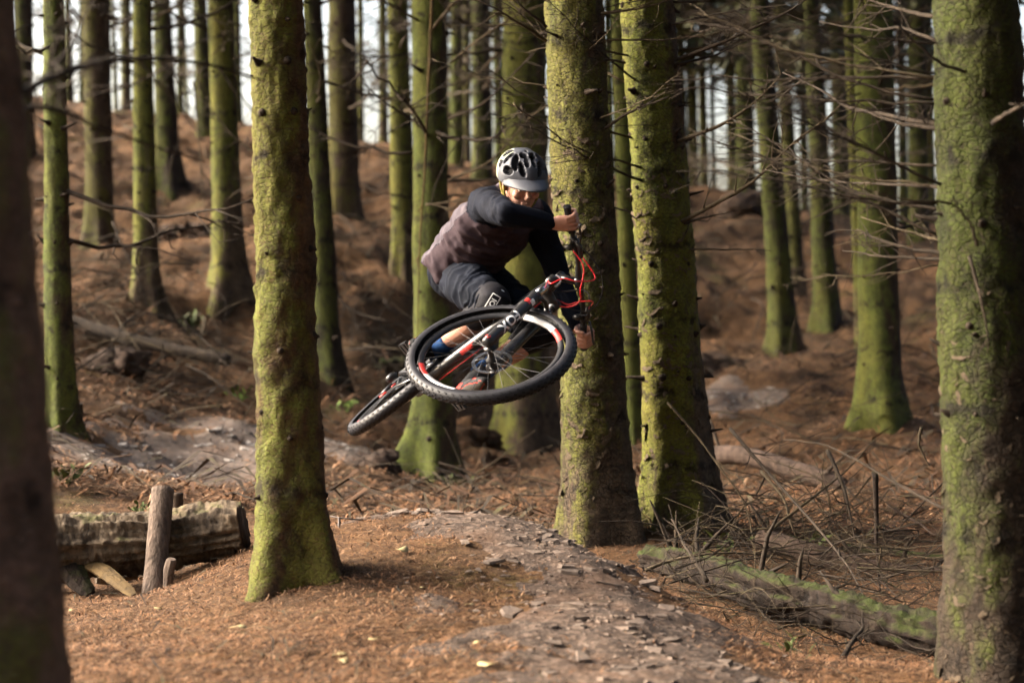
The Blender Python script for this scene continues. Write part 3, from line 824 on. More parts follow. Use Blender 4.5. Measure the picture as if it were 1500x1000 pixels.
TR = {}
for i, T in enumerate(TREES):
    t = Trunk(T, i + 1); t.build(); TR[T['k'] if T['k'] != 'far' else 'far%d' % i] = t
    d, k = T['d'], T['k']
    vis = t.zt                                    # height where the trunk leaves the picture
    right = T['b'][0] > 600
    if d >= 12:
        for j in range(int(T['br'] * (1.7 if right and d > 18 else 1))):
            h = t.r.uniform(.35, 1.12) ** .8 * vis
            L = t.r.uniform(.5, 1.7) if d < 26 else t.r.uniform(.8, 1.9)
            t.add_branch(t.r.uniform(0, 6.28), h, L, t.r.uniform(-.25, .45), BRM if d < 20 else BRM + BRDM, t.r.uniform(-.5, .5), 1.0)
        t.stubs(.4, vis + .1, .36, 4.2, .05, .013 if d < 20 else .017)
    cr = CROWN_LO if (d > 24 and T['b'][0] > 620) else CROWN_HI
    o = obj('crown', cr[t.r.randint(len(cr))], t.root, (t.ax.x * 6, 0, t.r.uniform(-.4, .6) + (0 if right else .8)), (0, 0, t.r.uniform(0, 6.28)))
    o.scale = (1, 1, 1)

# the five trees close by, branch by branch
t = TR['lip']
t.stubs(.3, 2.3, .24, 5.0, .02, .010)
t = TR['behind']
t.stubs(.9, 2.75, .34, 6, .04, .013); t.scales(270, .2, 2.0, .016, .050)
custom_branch(t, [(886, 188, 9.85), (930, 160, 9.75), (980, 140, 9.65)], .011, 'deadwood', 3, 3, .12)
custom_branch(t, [(880, 20, 9.85), (960, 5, 9.85), (1040, -30, 9.85)], .009, 'deadwood_pale', 4, 4)
custom_branch(t, [(800, 40, 9.85), (770, 15, 9.75), (740, -20, 9.75)], .010, 'deadwood', 4, 5)
custom_branch(t, [(800, 60, 9.85), (750, 30, 9.65), (690, 0, 9.55)], .010, 'deadwood_pale', 5, 6)
custom_branch(t, [(880, 300, 9.95), (915, 310, 9.85), (932, 322, 9.85)], .007, 'deadwood', 0, 7)
t = TR['bright']
t.stubs(.5, 2.9, .30, 8, .03, .013); t.scales(240, .1, 1.8, .014, .044)
custom_branch(t, [(993, 327, 10.1), (1060, 292, 9.9), (1110, 262, 9.8), (1165, 210, 9.7), (1225, 165, 9.6)], .014, 'deadwood_pale', 8, 11, .25)
custom_branch(t, [(993, 207, 10.1), (1060, 180, 9.8), (1110, 145, 9.7), (1155, 100, 9.6)], .013, 'deadwood_pale', 8, 12, .25)
custom_branch(t, [(990, 88, 10.1), (1060, 62, 9.9), (1130, 30, 9.8), (1170, 5, 9.7), (1200, -20, 9.7)], .012, 'deadwood', 7, 13, .25)
custom_branch(t, [(990, 95, 10.1), (1050, 80, 10.3), (1110, 55, 10.5)], .009, 'deadwood', 5, 14)
custom_branch(t, [(998, 328, 10.1), (1030, 318, 10.0), (1068, 308, 9.9)], .011, 'deadwood', 2, 15, .1)
custom_branch(t, [(998, 365, 10.1), (1070, 364, 10.2), (1130, 366, 10.4)], .006, 'deadwood_pale', 2, 16, .15)
custom_branch(t, [(910, 15, 10.1), (880, 25, 10.0), (860, 40, 9.9)], .009, 'deadwood', 2, 17, .15)
custom_branch(t, [(915, 92, 10.1), (890, 88, 9.9), (862, 92, 9.8)], .009, 'deadwood_pale', 2, 18, .15)
t = TR['right']
t.stubs(.5, 2.2, .28, 7, .035, .010); t.scales(170, .02, 1.2, .011, .028, .5)
custom_branch(t, [(1378, 183, 6.0), (1310, 172, 6.3), (1250, 160, 6.6), (1200, 130, 6.8), (1150, 108, 7.0)], .009, 'deadwood', 7, 21, .2)
custom_branch(t, [(1378, 190, 6.0), (1300, 178, 6.2), (1240, 158, 6.5)], .008, 'deadwood', 6, 22, .2)
custom_branch(t, [(1372, 25, 6.0), (1310, 10, 6.3), (1240, -10, 6.5)], .008, 'deadwood', 6, 23, .2)
custom_branch(t, [(1372, 60, 6.0), (1320, 40, 6.2), (1270, 42, 6.4), (1200, 30, 6.6)], .006, 'deadwood', 6, 24, .2)
custom_branch(t, [(1415, 106, 5.85), (1370, 85, 5.8), (1325, 45, 5.75), (1300, 30, 5.7)], .006, 'deadwood', 3, 25, .1)
custom_branch(t, [(1382, 372, 6.0), (1330, 364, 6.1), (1280, 352, 6.2), (1250, 340, 6.3)], .008, 'deadwood', 6, 26, .14)
custom_branch(t, [(1382, 380, 6.0), (1300, 378, 6.2), (1235, 370, 6.5)], .006, 'deadwood', 5, 27, .18)
custom_branch(t, [(1384, 355, 6.0), (1340, 340, 6.2), (1260, 318, 6.5)], .006, 'deadwood_pale', 6, 28, .2)
custom_branch(t, [(1382, 275, 6.0), (1290, 272, 6.4), (1200, 268, 6.9), (1120, 250, 7.2)], .006, 'deadwood', 5, 29, .2)
custom_branch(t, [(1432, 360, 5.8), (1428, 330, 5.75), (1405, 290, 5.7)], .006, 'deadwood', 1, 30, .07)
custom_branch(t, [(1420, 375, 5.84), (1438, 430, 5.8), (1448, 480, 5.8), (1450, 515, 5.83)], .006, 'deadwood', 2, 31, .07)
custom_branch(t, [(1455, 180, 5.85), (1490, 160, 5.6), (1530, 140, 5.4)], .010, 'deadwood', 2, 32, .1)
custom_branch(t, [(1385, 745, 6.0), (1330, 715, 6.2), (1270, 680, 6.4), (1215, 652, 6.6), (1152, 643, 6.8)], .006, 'deadwood', 3, 33, .12)
for k in range(16):
    h = t.r.uniform(1.25, 2.1); t.add_branch(math.pi + t.r.normal(-.25, .4), h, t.r.uniform(.35, .95), t.r.uniform(-.15, .35), BRM, t.r.uniform(-.5, .5), .62)
t = TR['bright']
for k in range(12):
    h = t.r.uniform(1.5, 2.75); t.add_branch(t.r.choice([0, math.pi]) + t.r.normal(0, .4), h, t.r.uniform(.4, 1.1), t.r.uniform(-.1, .4), BRM, t.r.uniform(-.5, .5), .7)
t = TR['behind']
for k in range(7):
    h = t.r.uniform(2.0, 2.75); t.add_branch(t.r.uniform(0, 6.28), h, t.r.uniform(.3, .9), t.r.uniform(-.1, .4), BRM, t.r.uniform(-.5, .5), .7)
t = TR['edge']
custom_branch(t, [(10, 150, 3.6), (90, 105, 3.9), (190, 80, 4.4), (300, 85, 4.8), (390, 110, 5.1)], .011, 'deadwood', 7, 41, .3)
custom_branch(t, [(10, 160, 3.6), (80, 160, 4.0), (160, 190, 4.4), (300, 230, 5.0)], .008, 'deadwood', 5, 42, .3)
custom_branch(t, [(12, 130, 3.6), (60, 120, 3.9), (110, 60, 4.3), (140, 0, 4.6)], .007, 'deadwood', 5, 43, .3)
t = TR['root']
for s_, pts in enumerate([[(660, 92, 14.4), (700, 60, 14), (760, 20, 13.8), (840, -10, 13.6)], [(656, 175, 14.4), (710, 150, 14), (770, 90, 13.8), (820, 40, 13.6)], [(660, 262, 14.4), (720, 235, 14.1), (780, 170, 13.9), (830, 140, 13.7)],
                          [(655, 265, 14.4), (740, 255, 14.3), (800, 190, 14.3)], [(612, 30, 14.4), (560, 0, 14.2), (520, -10, 14)], [(612, 180, 14.4), (565, 150, 14.2), (530, 120, 14)], [(624, 300, 14.3), (660, 297, 14.2), (720, 290, 14.1)]]):
    custom_branch(t, pts, .012, 'deadwood' if s_ % 2 else 'deadwood_pale', 7, 50 + s_, .35)
t = TR['big']
for s_, pts in enumerate([[(738, 60, 18), (690, 40, 17.8), (640, 0, 17.6)], [(742, 260, 18), (700, 300, 17.6), (640, 330, 17.4), (560, 370, 17.2)], [(800, 150, 18), (860, 130, 17.6), (920, 90, 17.5)]]):
    custom_branch(t, pts, .012, 'deadwood_pale', 7, 70 + s_, .35)

# ------------------------------------------------------------------ wood out of view, one mass, added to darken trunk sides and cut skylight
def wood_mass():
    r = np.random.RandomState(77); mb_v, mb_f, mi, b = [], [], [], 0
    crowns = []
    for me in CROWN_HI[:1] + CROWN_LO[:1]:
        v = np.empty(len(me.vertices) * 3, np.float32); me.vertices.foreach_get('co', v); v = v.reshape(-1, 3)
        f = np.empty(len(me.polygons) * 4, np.int32); me.loops.foreach_get('vertex_index', f); f = f.reshape(-1, 4)
        m = np.empty(len(me.polygons), np.int32); me.polygons.foreach_get('material_index', m)
        crowns.append((v, f, m))
    spots = []
    tries = 0
    while len(spots) < 84 and tries < 6000:
        tries += 1
        x = r.uniform(-9, 15); y = r.uniform(-9, 34)
        if abs(x) < .285 * max(y, 0) + 1.0 and y > -1.5: continue
        if x < -1.0 and y > -4 and r.rand() < .80: continue            # thin on the open side
        if abs(x) < 1.6 and y < 0 and y > -3: continue
        if any((x - a) ** 2 + (y - c) ** 2 < 2.0 for a, c in spots): continue
        spots.append((x, y))
    for x, y in spots:
        z = gz(x, y); rr = r.uniform(.11, .17)
        v, f = tube([(x, y, z - .3), (x + r.normal(0, .03), y, z + 3), (x + r.normal(0, .1), y, z + 12.5)], [rr * 1.15, rr, rr * .3], 12, False)
        mb_v.append(v); mb_f.append(np.array(f) + b); mi.append(np.full(len(f), 2)); b += len(v)
        cv, cf, cm = crowns[1 if (x > 3 and y > 8) else 0]
        a = r.uniform(0, 6.28); R = np.array([[math.cos(a), -math.sin(a), 0], [math.sin(a), math.cos(a), 0], [0, 0, 1]])
        mb_v.append(cv @ R.T + (x, y, z)); mb_f.append(cf + b); mi.append(cm); b += len(cv)
    o = obj('surrounding_shade_wood', make_mesh('surrounding_shade_wood', np.concatenate(mb_v), np.concatenate(mb_f), [M['needle_green'], M['twig_brown'], M['bark_dark']], np.concatenate(mi)))
    tag(o, 'unseen spruce wood beside and behind the place, added to shade it', 'wood', kind='stuff')
wood_mass()

# ------------------------------------------------------------------ fallen wood and other small things of the forest floor
def log_thing(name, label, cat, pts, r0, r1, mat, seed, segs=20, stubs=0, endm=None, rough=.12, group=None, n=40, sag=None):
    r = np.random.RandomState(seed)
    q = smooth_path([P(*p) for p in pts], n)
    base = Vector(tuple(q[n // 2])); base.z = min(gz(base.x, base.y), base.z)
    root = thing(name, label, cat, tuple(base), group)
    v, f = tube(q, np.linspace(r0, r1, n), segs)
    c = np.repeat(q, segs, 0); dv = v - c
    ua = np.tile(np.linspace(0, 2 * math.pi, segs, endpoint=False), n); al = np.repeat(np.linspace(0, np.linalg.norm(q[-1] - q[0]), n), segs)
    cy = np.stack([np.cos(ua) * 4.2, np.sin(ua) * 4.2, al * 2.], 1)
    dn = 1 + rough * .55 * fbm(v * 5 + seed, 2) + rough * .8 * fbm(cy * np.array([1.6, 1.6, 1.0]) + seed, 3) + rough * .35 * fbm(v * 34 + seed, 3)
    v = c + dv * dn[:, None] - np.array(base)
    mats = [M[mat], M[endm or mat]]
    mi = [0] * (len(f) - 2) + [1, 1]
    obj('stem', make_mesh('stem', v, f, mats, mi), root)
    for k in range(stubs):
        i = r.randint(3, n - 3); a = r.uniform(-.3, 3.5); dr = np.array([r.uniform(-1.2, 1.2), -math.cos(a) * .9, math.sin(a)]); dr /= np.linalg.norm(dr)
        L = r.uniform(.08, .3); p = q[i]; R = r0
        mb = MB(); mb.tube([p, p + dr * R, p + dr * (R + L * .5) + r.normal(0, .01, 3), p + dr * (R + L)], [.018, .012, .009, .003], 6)
        mb.xform(Matrix.Translation(-base)); mb.build('branch_stub', M['deadwood'], root)
    return root

M['rot'] = wood_mat('rotten_log_bark', (.15, .112, .075), (.022, .017, .013), .32, (.065, .075, .018), bump=1.)
M['rot_end'] = wood_mat('rotten_log_end', (.09, .06, .04), (.02, .015, .012), 0)
M['mosslog'] = wood_mat('moss_topped_log', (.026, .017, .012), (.008, .006, .005), .47, (.034, .043, .010), bump=.9)
M['brownlog'] = wood_mat('bare_brown_log', (.085, .058, .045), (.026, .019, .015), .15)
M['stake'] = wood_mat('weathered_stake', (.135, .100, .078), (.045, .034, .027), .22, (.07, .075, .02), stretch=(1, 1, 14), bump=1.)
M['paleplank'] = wood_mat('split_pale_wood', (.105, .068, .027), (.03, .021, .012), .2)

log_thing('rotting_log', 'thick rotting log with mossy top held by a wooden stake, left of the jump', 'log', [(40, 800, 7.95), (150, 796, 8.0), (260, 790, 8.02), (358, 776, 8.0)], .122, .108, 'rot', 1, 56, 0, 'rot_end', .26, n=150)
log_thing('fallen_log', 'moss-topped log lying across the ground between the bright tree and the right-hand tree', 'log', [(950, 818, 8.7), (1000, 826, 8.45), (1040, 836, 8.2), (1120, 864, 7.7), (1200, 880, 7.45), (1290, 912, 7.15), (1400, 938, 6.9)], .058, .078, 'mosslog', 2, 36, 10, None, .38, n=140)
log_thing('fallen_log', 'bare brown log behind the moss-topped one', 'log', [(1115, 790, 9.2), (1180, 808, 9.0), (1260, 832, 8.9), (1390, 850, 8.8)], .050, .045, 'brownlog', 3, 18, 4)
log_thing('fallen_log', 'short grey log pieces end to end beyond the brushwood', 'log', [(1030, 668, 12.6), (1090, 668, 12.4), (1160, 688, 12.2), (1235, 712, 12)], .062, .055, 'brownlog', 4, 18, 3)
log_thing('fallen_log', 'dark fallen log with dead branches across the left hillside', 'log', [(98, 468, 16.2), (160, 488, 16), (240, 508, 15.8), (335, 528, 15.6)], .055, .045, 'deadwood', 5, 16, 6)
log_thing('fallen_log', 'thin mossy log under the brown one by the brushwood', 'log', [(1240, 805, 9.6), (1310, 812, 9.4), (1390, 822, 9.2)], .03, .026, 'mosslog', 6, 12, 2)

def stake(name, label, cat, top, bot, r, seed, mat='stake', splits=True):
    a, b = P(*top), P(*bot)
    b = b + (b - a).normalized() * .06
    rr = np.random.RandomState(seed)
    root = thing(name, label, cat, tuple(b))
    n = 26; q = smooth_path([b, a], n); v, f = tube(q, np.linspace(r, r * .96, n), 20)
    c = np.repeat(q, 20, 0)
    v = c + (v - c) * (1 + .05 * fbm(v * 9 + seed, 3) + .02 * fbm(v * np.array([60, 60, 6]), 2))[:, None]
    obj('post', make_mesh('post', v - np.array(b), f, [M[mat]]), root)
    if splits:
        mb = MB(); e = b + (a - b) * .04
        mb.tube([e + Vector((r * 1.25, -.02, 0)), e + Vector((r * 1.3, -.02, .13)), e + Vector((r * 1.1, -.015, .24))], [.02, .016, .004], 6)
        mb.xform(Matrix.Translation(-b)); mb.build('splinter', M['paleplank'] if False else M[mat], root)
    return root
stake('wooden_stake', 'leaning weathered stake in front of the rotting log', 'stake', (239, 717, 7.95), (225, 862, 7.75), .046, 3, 'stake', False)
stake('wooden_stake', 'dark stub of a stake just behind the rotting log', 'stake', (259, 722, 8.75), (262, 800, 8.75), .028, 4, 'rot_end', False)
def fallen(name, label, cat, pts, r0, mat, twigs, seed, tl=.2, group=None):
    mb = custom_branch(None, pts, r0, mat, twigs, seed, tl)
    b = P(*pts[-1]); mb.xform(Matrix.Translation(-b))
    me = make_mesh(name, np.concatenate(mb.v), mb.f, [M[mat]])
    o = obj(name, me, None, tuple(b))
    return tag(o, label, cat, group)
FB = [
 ('slim mossy stick standing upright in the brushwood', [(1281, 690, 8.3), (1284, 750, 8.3), (1283, 810, 8.25), (1288, 875, 8.2)], .016, 'mosslog', 4, .12),
 ('dark thick stick propped diagonally on the moss-topped log', [(1070, 628, 9.4), (1130, 695, 8.9), (1200, 775, 8.2), (1245, 830, 7.8), (1272, 880, 7.3)], .010, 'deadwood', 5, .22),
 ('dark broken stick standing among the brushwood right of the diagonal one', [(1212, 660, 9.2), (1232, 710, 9.0), (1245, 760, 8.8), (1256, 812, 8.7)], .012, 'deadwood', 4, .15),
 ('yellowish forked stick rising to the right out of the brushwood', [(1125, 780, 8.9), (1180, 735, 9.0), (1235, 690, 9.2), (1280, 640, 9.4)], .009, 'deadwood_pale', 4, .2),
 ('pale mossy stick bent down toward the bare brown log', [(1115, 690, 9.4), (1150, 730, 9.2), (1165, 770, 9.0), (1186, 800, 9.0)], .010, 'deadwood_pale', 3, .15),
 ('short pale curved stick upright beside the right-hand tree', [(1350, 626, 8.9), (1348, 645, 8.9), (1353, 662, 8.9), (1362, 680, 8.9)], .010, 'deadwood_pale', 0, .1),
 ('thin pale twig hanging down the foot of the bright tree', [(978, 590, 9.3), (1020, 635, 9.2), (1060, 690, 9.0), (1095, 745, 8.9), (1106, 830, 8.6)], .007, 'deadwood_pale', 3, .2),
 ('forked dead stick sprawling on the near end of the moss-topped log', [(945, 835, 7.9), (1000, 815, 7.9), (1060, 806, 7.9), (1130, 812, 8.0)], .009, 'deadwood_pale', 5, .18),
 ('black snapped stick with a forked foot at the trail side', [(1035, 850, 7.6), (1018, 820, 7.75), (1000, 790, 7.9), (985, 760, 8.0)], .012, 'deadwood', 3, .12),
 ('black hooked branch under the moss-topped log', [(1235, 965, 6.7), (1250, 940, 6.8), (1265, 920, 6.9), (1262, 895, 7.0)], .013, 'deadwood', 3, .12),
 ('pale arching twig between the grey log and the brown log', [(1065, 790, 9.6), (1090, 740, 9.6), (1130, 730, 9.6), (1150, 745, 9.6)], .006, 'deadwood_pale', 2, .15),
 ('greyish kinked stick low beside the right-hand tree', [(1300, 740, 9.6), (1345, 765, 9.5), (1372, 785, 9.4), (1390, 782, 9.4)], .009, 'brownlog', 1, .1),
 ('thin dead pole leaning upright on the left hillside', [(285, 118, 20.5), (292, 200, 20.4), (298, 280, 20.3), (305, 338, 20.3)], .016, 'deadwood_pale', 3, .3),
 ('thin dark stick leaning at the foot of the yellow-green hillside tree', [(165, 325, 17.2), (180, 365, 17), (205, 415, 16.9), (218, 455, 16.9)], .012, 'deadwood', 2, .2),
 ('dark forked branch resting on the far end of the hillside log', [(270, 470, 15.7), (290, 490, 15.7), (312, 510, 15.6), (330, 535, 15.5)], .014, 'deadwood', 4, .3),
 ('crooked fallen branch on the slope between the dark slim trunk and the rider', [(488, 405, 19.5), (500, 440, 19.3), (530, 460, 19), (570, 470, 18.8)], .02, 'deadwood', 7, .6),
 ('bare pole leaning against the root-footed tree', [(634, -30, 14.25), (629, 100, 14.25), (624, 220, 14.25), (616, 345, 14.25), (612, 500, 14.2)], .016, 'paleplank', 2, .15),
 ('small curved twig lying on the needles of the jump', [(582, 858, 6.62), (592, 870, 6.55), (604, 876, 6.5), (616, 882, 6.45)], .004, 'deadwood', 1, .05),
]
for i, (lab, pts, r0, mat, tw, tl) in enumerate(FB):
    fallen('fallen_branch' if 'pole' not in lab else 'dead_pole', lab, 'branch' if 'pole' not in lab else 'pole', pts, r0, mat, tw, 80 + i, tl)

# brushwood: a tangle nobody could count
def tangle(label, n, xr, dr, seed, hmax, lmin, lmax):
    r = np.random.RandomState(seed); mb = MB()
    for k in range(n):
        d = r.uniform(*dr); px = r.uniform(*xr); x = (px - 750) / FPX * d; z = gz(x, d) + r.uniform(0, hmax) * r.rand()
        a = r.uniform(0, 6.28); e = r.normal(.1, .35); L = r.uniform(lmin, lmax); bend = r.normal(0, .09, 3) * L
        dv = np.array([math.cos(a) * math.cos(e), math.sin(a) * math.cos(e), math.sin(e)]) * L
        c = np.array([x, d, z + abs(dv[2]) * .4])
        rr = (.0012 + .004 * r.rand() ** 2.5) * (d / 9)
        mb.tube(smooth_path([c - dv * .5, c - dv * .15 + bend, c + dv * .2 + bend * .4 + r.normal(0, .03, 3) * L, c + dv * .5], 8), np.linspace(rr, rr * .35, 8), 4, int(r.rand() < .35), False)
    o = mb.build('brushwood', [M['deadwood'], M['deadwood_pale']]); tag(o, label, 'brushwood', kind='stuff')
tangle('tangle of dead twigs heaped between the bright tree and the right-hand tree', 620, (985, 1400), (6.75, 11), 31, .28, .15, .75)
tangle('dead twigs round the hillside log on the left', 120, (90, 345), (14.8, 17), 32, .35, .3, 1.2)
tangle('dead twigs lying on the hollow behind the jump', 120, (600, 960), (10, 15), 33, .05, .25, .9)
tangle('dead twigs on the slope behind the rider', 90, (470, 620), (17, 20), 34, .35, .4, 1.3)

tangle('dead twigs strewn over the left hillside', 300, (60, 640), (14, 30), 35, .12, .4, 1.6)
tangle('dead twigs strewn over the right slope', 340, (900, 1460), (12.5, 31), 36, .14, .4, 1.6)
# splintered wood under the rotting log
def splint(label, pts, w, mat, seed, th=.28):
    q = smooth_path([P(*p) for p in pts], 22); n = 22; r = np.random.RandomState(seed)
    wd = w * np.interp(np.linspace(0, 1, n), [0, .08, .4, .7, .9, 1], [.75, .95, 1.0, .9, .7, .4]) * 1.0
    v, f = tube(q, wd, 8); c = np.repeat(q, 8, 0); dv = v - c
    e = np.array([0, -.55, .83]); dv = dv - np.outer(dv @ e, e) * (1 - th)
    v = c + dv * (1 + .08 * fbm(v * 14 + seed, 2))[:, None] 
    b = P(*pts[-1])
    o = obj('broken_wood', make_mesh('broken_wood', v - np.array(b), f, [M[mat]], smooth=False), None, tuple(b))
    tag(o, label, 'wood')
splint('yellow splintered slab of wood under the rotting log', [(112, 818, 8.0), (145, 832, 7.85), (168, 848, 7.72), (196, 872, 7.55)], .036, 'paleplank', 1)
splint('mossy upright wedge of bark at the near end of the rotting log', [(88, 812, 8.0), (102, 830, 7.9), (115, 850, 7.85), (132, 870, 7.8)], .055, 'mosslog', 2, .5)
splint('dark rotten piece lying along the gap below the log', [(140, 842, 8.2), (200, 838, 8.25), (250, 842, 8.25), (300, 835, 8.3)], .06, 'rot', 3, .6)
splint('narrow pale splinter standing at the foot of the stake', [(252, 818, 7.7), (248, 832, 7.7), (246, 848, 7.7), (243, 864, 7.7)], .022, 'stake', 4, .5)

# wire loop at the crest of the jump
wq = P(489, 755, 7.75)
wl = thing('wire_stake', 'small bent wire stake at the crest of the jump beside the mossy tree', 'stake', (P(497, 800, 7.7)))
M['wire'] = plain('rusted_wire', (.05, .035, .028), .7, .4)
mb = MB(); mb.tube([P(497, 757, 7.7), P(497, 790, 7.7), P(498, 806, 7.7)], .006, 6); mb.xform(Matrix.Translation(-wl.location)); mb.build('upright', M['wire'], wl)
mb = MB(); mb.tube([P(484, 756, 7.72), P(515, 760, 7.7), P(545, 762, 7.75)], .003, 6); mb.xform(Matrix.Translation(-wl.location)); mb.build('cross_wire', M['wire'], wl)
mb = MB(); mb.tube([P(498, 801, 7.68), P(530, 802, 7.6), P(556, 803, 7.6)], .0035, 6); mb.xform(Matrix.Translation(-wl.location)); mb.build('cross_wire', M['wire'], wl)

# earth clods
def clod(label, px, d, rx, rz, seed, mat='ground', name='earth_clod', cat='clod', sink=.35):
    x = (px - 750) / FPX * d
    v, f = ball((0, 0, 0), (rx, rx * .8, rz), 40, 24)
    v = v * (1 + .38 * fbm(v * 6 / max(rx, .1) * .3 + seed, 4) + .22 * fbm(v * 25 + seed, 3))[:, None]
    o = obj(name, make_mesh(name, v, f, [M[mat]]), None, (x, d, gz(x, d) + rz * (1 - sink * 2) * .4))
    return tag(o, label, cat)
M['humus'] = wood_mat('dark_root_earth', (.06, .038, .026), (.018, .013, .010), .2, (.08, .08, .02), (1, 1, 1))
clod('dark clump of earth and roots under the rear wheel', 552, 13.6, .18, .085, 4, 'humus')
clod('low heap of needles at the foot of the big spruce', 655, 17.0, .34, .17, 5)
clod('orange hump of needles beside the root-footed tree', 700, 16.5, .26, .12, 6)
clod('mossy boulder-like hummock on the slope behind the rider', 585, 18.4, .24, .17, 7, 'mosslog', 'hummock', 'hummock')
clod('dark hollow-sided hummock on the upper slope left of the mossy tree by the tuft', 268, 22.5, .5, .2, 8, 'humus', 'hummock', 'hummock')
clod('low hummock below the fallen hillside log', 168, 15.3, .25, .14, 9, 'humus', 'hummock', 'hummock')
clod('dark hummock high on the right slope', 1095, 28.5, .35, .22, 13, 'humus', 'hummock', 'hummock')
clod('dark hummock low on the right slope behind the bright tree', 1035, 21, .4, .14, 14, 'humus', 'hummock', 'hummock')

# green plants
def sprig(label, px, py, d, n, L, seed, mat='fern', name='sprig', cat='plant', wid=.35, up=.8):
    p = P(px, py, d); g = gz(p.x, p.y); r = np.random.RandomState(seed)
    root = thing(name, label, cat, (p.x, p.y, g))
    me = make_mesh('leaf', [(0, 0, 0), (.35, wid * .5, .05), (.35, 0, 0), (.35, -wid * .5, .05), (.75, wid * .4, .02), (.75, 0, -.03), (.75, -wid * .4, .02), (1, 0, -.12)],
                   [(0, 2, 1), (0, 3, 2), (1, 2, 5, 4), (2, 3, 6, 5), (4, 5, 7), (5, 6, 7)], [M[mat]])
    st = MB()
    for k in range(n):
        a = r.uniform(0, 6.28); e = r.uniform(.1, 1.3) * up; hh = r.uniform(0, 1) * L * .9
        st.tube([(0, 0, 0), (math.cos(a) * L * .3, math.sin(a) * L * .3, hh)], [L * .02, L * .01], 4, cap=False)
        ox, oy = r.normal(0, L * .45, 2)
        obj('leaf', me, root, (math.cos(a) * L * .08 + ox, math.sin(a) * L * .08 + oy, hh * .8), (r.normal(0, .4), -e, a), (L * r.uniform(.3, .8),) * 3)
    st.build('stalk', M[mat], root)
sprig('bright green sprig on the needles beside the dark slim trunk', 509, 565, 16, 12, .12, 1)
sprig('light green tuft on the hillside between the two mossy trees', 275, 442, 18.5, 40, .20, 2, 'moss', 'moss_tuft', 'plant', .3)
sprig('yellow-green tuft at the right end of the hillside log', 355, 525, 15.8, 16, .13, 3)
sprig('green fern on the bank left of the trail', 100, 715, 10.2, 16, .13, 4, 'moss')
sprig('green leaves growing on the rotting log by the stake', 205, 757, 8.3, 26, .065, 5, 'moss')
sprig('low green leaves at the end of the rotting log', 310, 760, 8.3, 22, .055, 6, 'moss')
sprig('ivy-like green plant in front of the moss-topped log', 1160, 945, 6.5, 16, .075, 7, 'moss')
sprig('green plant at the foot of the bright tree beside the brushwood', 1062, 760, 9.5, 16, .12, 8, 'moss')
sprig('green shoots round the mossy root behind the rear wheel', 660, 710, 14.2, 18, .09, 9, 'moss')
sprig('green blades in the middle of the brushwood', 1200, 745, 9.4, 20, .13, 10, 'moss')
# tufts grow on the log, not under it
for o in list(bpy.data.objects):
    if o.name.startswith('sprig') and 'on the rotting log' in o.get('label', ''): o.location.z = P(205, 757, 8.3).z
    if o.name.startswith('sprig') and 'end of the rotting log' in o.get('label', ''): o.location.z = P(310, 762, 8.3).z

# fallen leaves
def flat_leaf(seed):
    r = np.random.RandomState(seed); n = 12; a = np.linspace(0, 6.28, n, endpoint=False)
    rad = (1 + .14 * np.cos(3 * a) + r.normal(0, .08, n))
    v = np.stack([np.cos(a) * rad, np.sin(a) * rad * .62, .12 * np.cos(2 * a + r.uniform(0, 6)) + r.normal(0, .03, n)], 1)
    v = np.vstack([v, [[0, 0, .02]]]); v2 = v - (0, 0, .02)
    f = [(i, (i + 1) % n, n) for i in range(n)] + [((i + 1) % n + n + 1, i + n + 1, 2 * n + 1) for i in range(n)] + [(i, i + n + 1, (i + 1) % n + n + 1, (i + 1) % n) for i in range(n)]
    return make_mesh('fallen_leaf', np.vstack([v, v2]), f, [M['leaf_pale']])
LFM = [flat_leaf(i) for i in range(4)]
for i, (px, py, d, s, lab) in enumerate([
    (481, 846, 6.75, .031, 'large pale yellow leaf just right of the mossy tree foot'), (589, 836, 7.0, .028, 'pale leaf lying near the small curved twig'),
    (716, 973, 5.5, .028, 'greyish yellow leaf at the bottom of the picture beside the stones'), (500, 951, 5.65, .022, 'greenish leaf low on the left of the jump, with a white scrap below it'),
    (503, 961, 5.58, .016, 'white leaf scrap below the greenish leaf'), (548, 920, 5.9, .015, 'small white leaf in the middle of the orange needles'),
    (688, 876, 6.4, .018, 'bright leaf at the left edge of the stones'), (632, 826, 7.05, .017, 'leaf high on the jump near the first stones'), (700, 930, 5.85, .014, 'little leaf just left of the lower stones'),
    (620, 862, 6.6, .012, 'tiny leaf under the curved twig'), (232, 902, 6.9, .014, 'bluish white leaf scrap below the stake'), (105, 895, 7.2, .014, 'pale green scrap left below the rotting log'), (350, 922, 6.2, .02, 'dull tan leaf below the mossy tree')]):
    p = P(px, py, d)
    o = obj('fallen_leaf', LFM[i % 4], None, (p.x, p.y, gz(p.x, p.y) + .016), (.15 * math.sin(i * 2), .12 * math.cos(i * 3), i * 1.3), (s * 1.25,) * 3)
    tag(o, lab, 'leaf', 'fallen leaves on the jump')

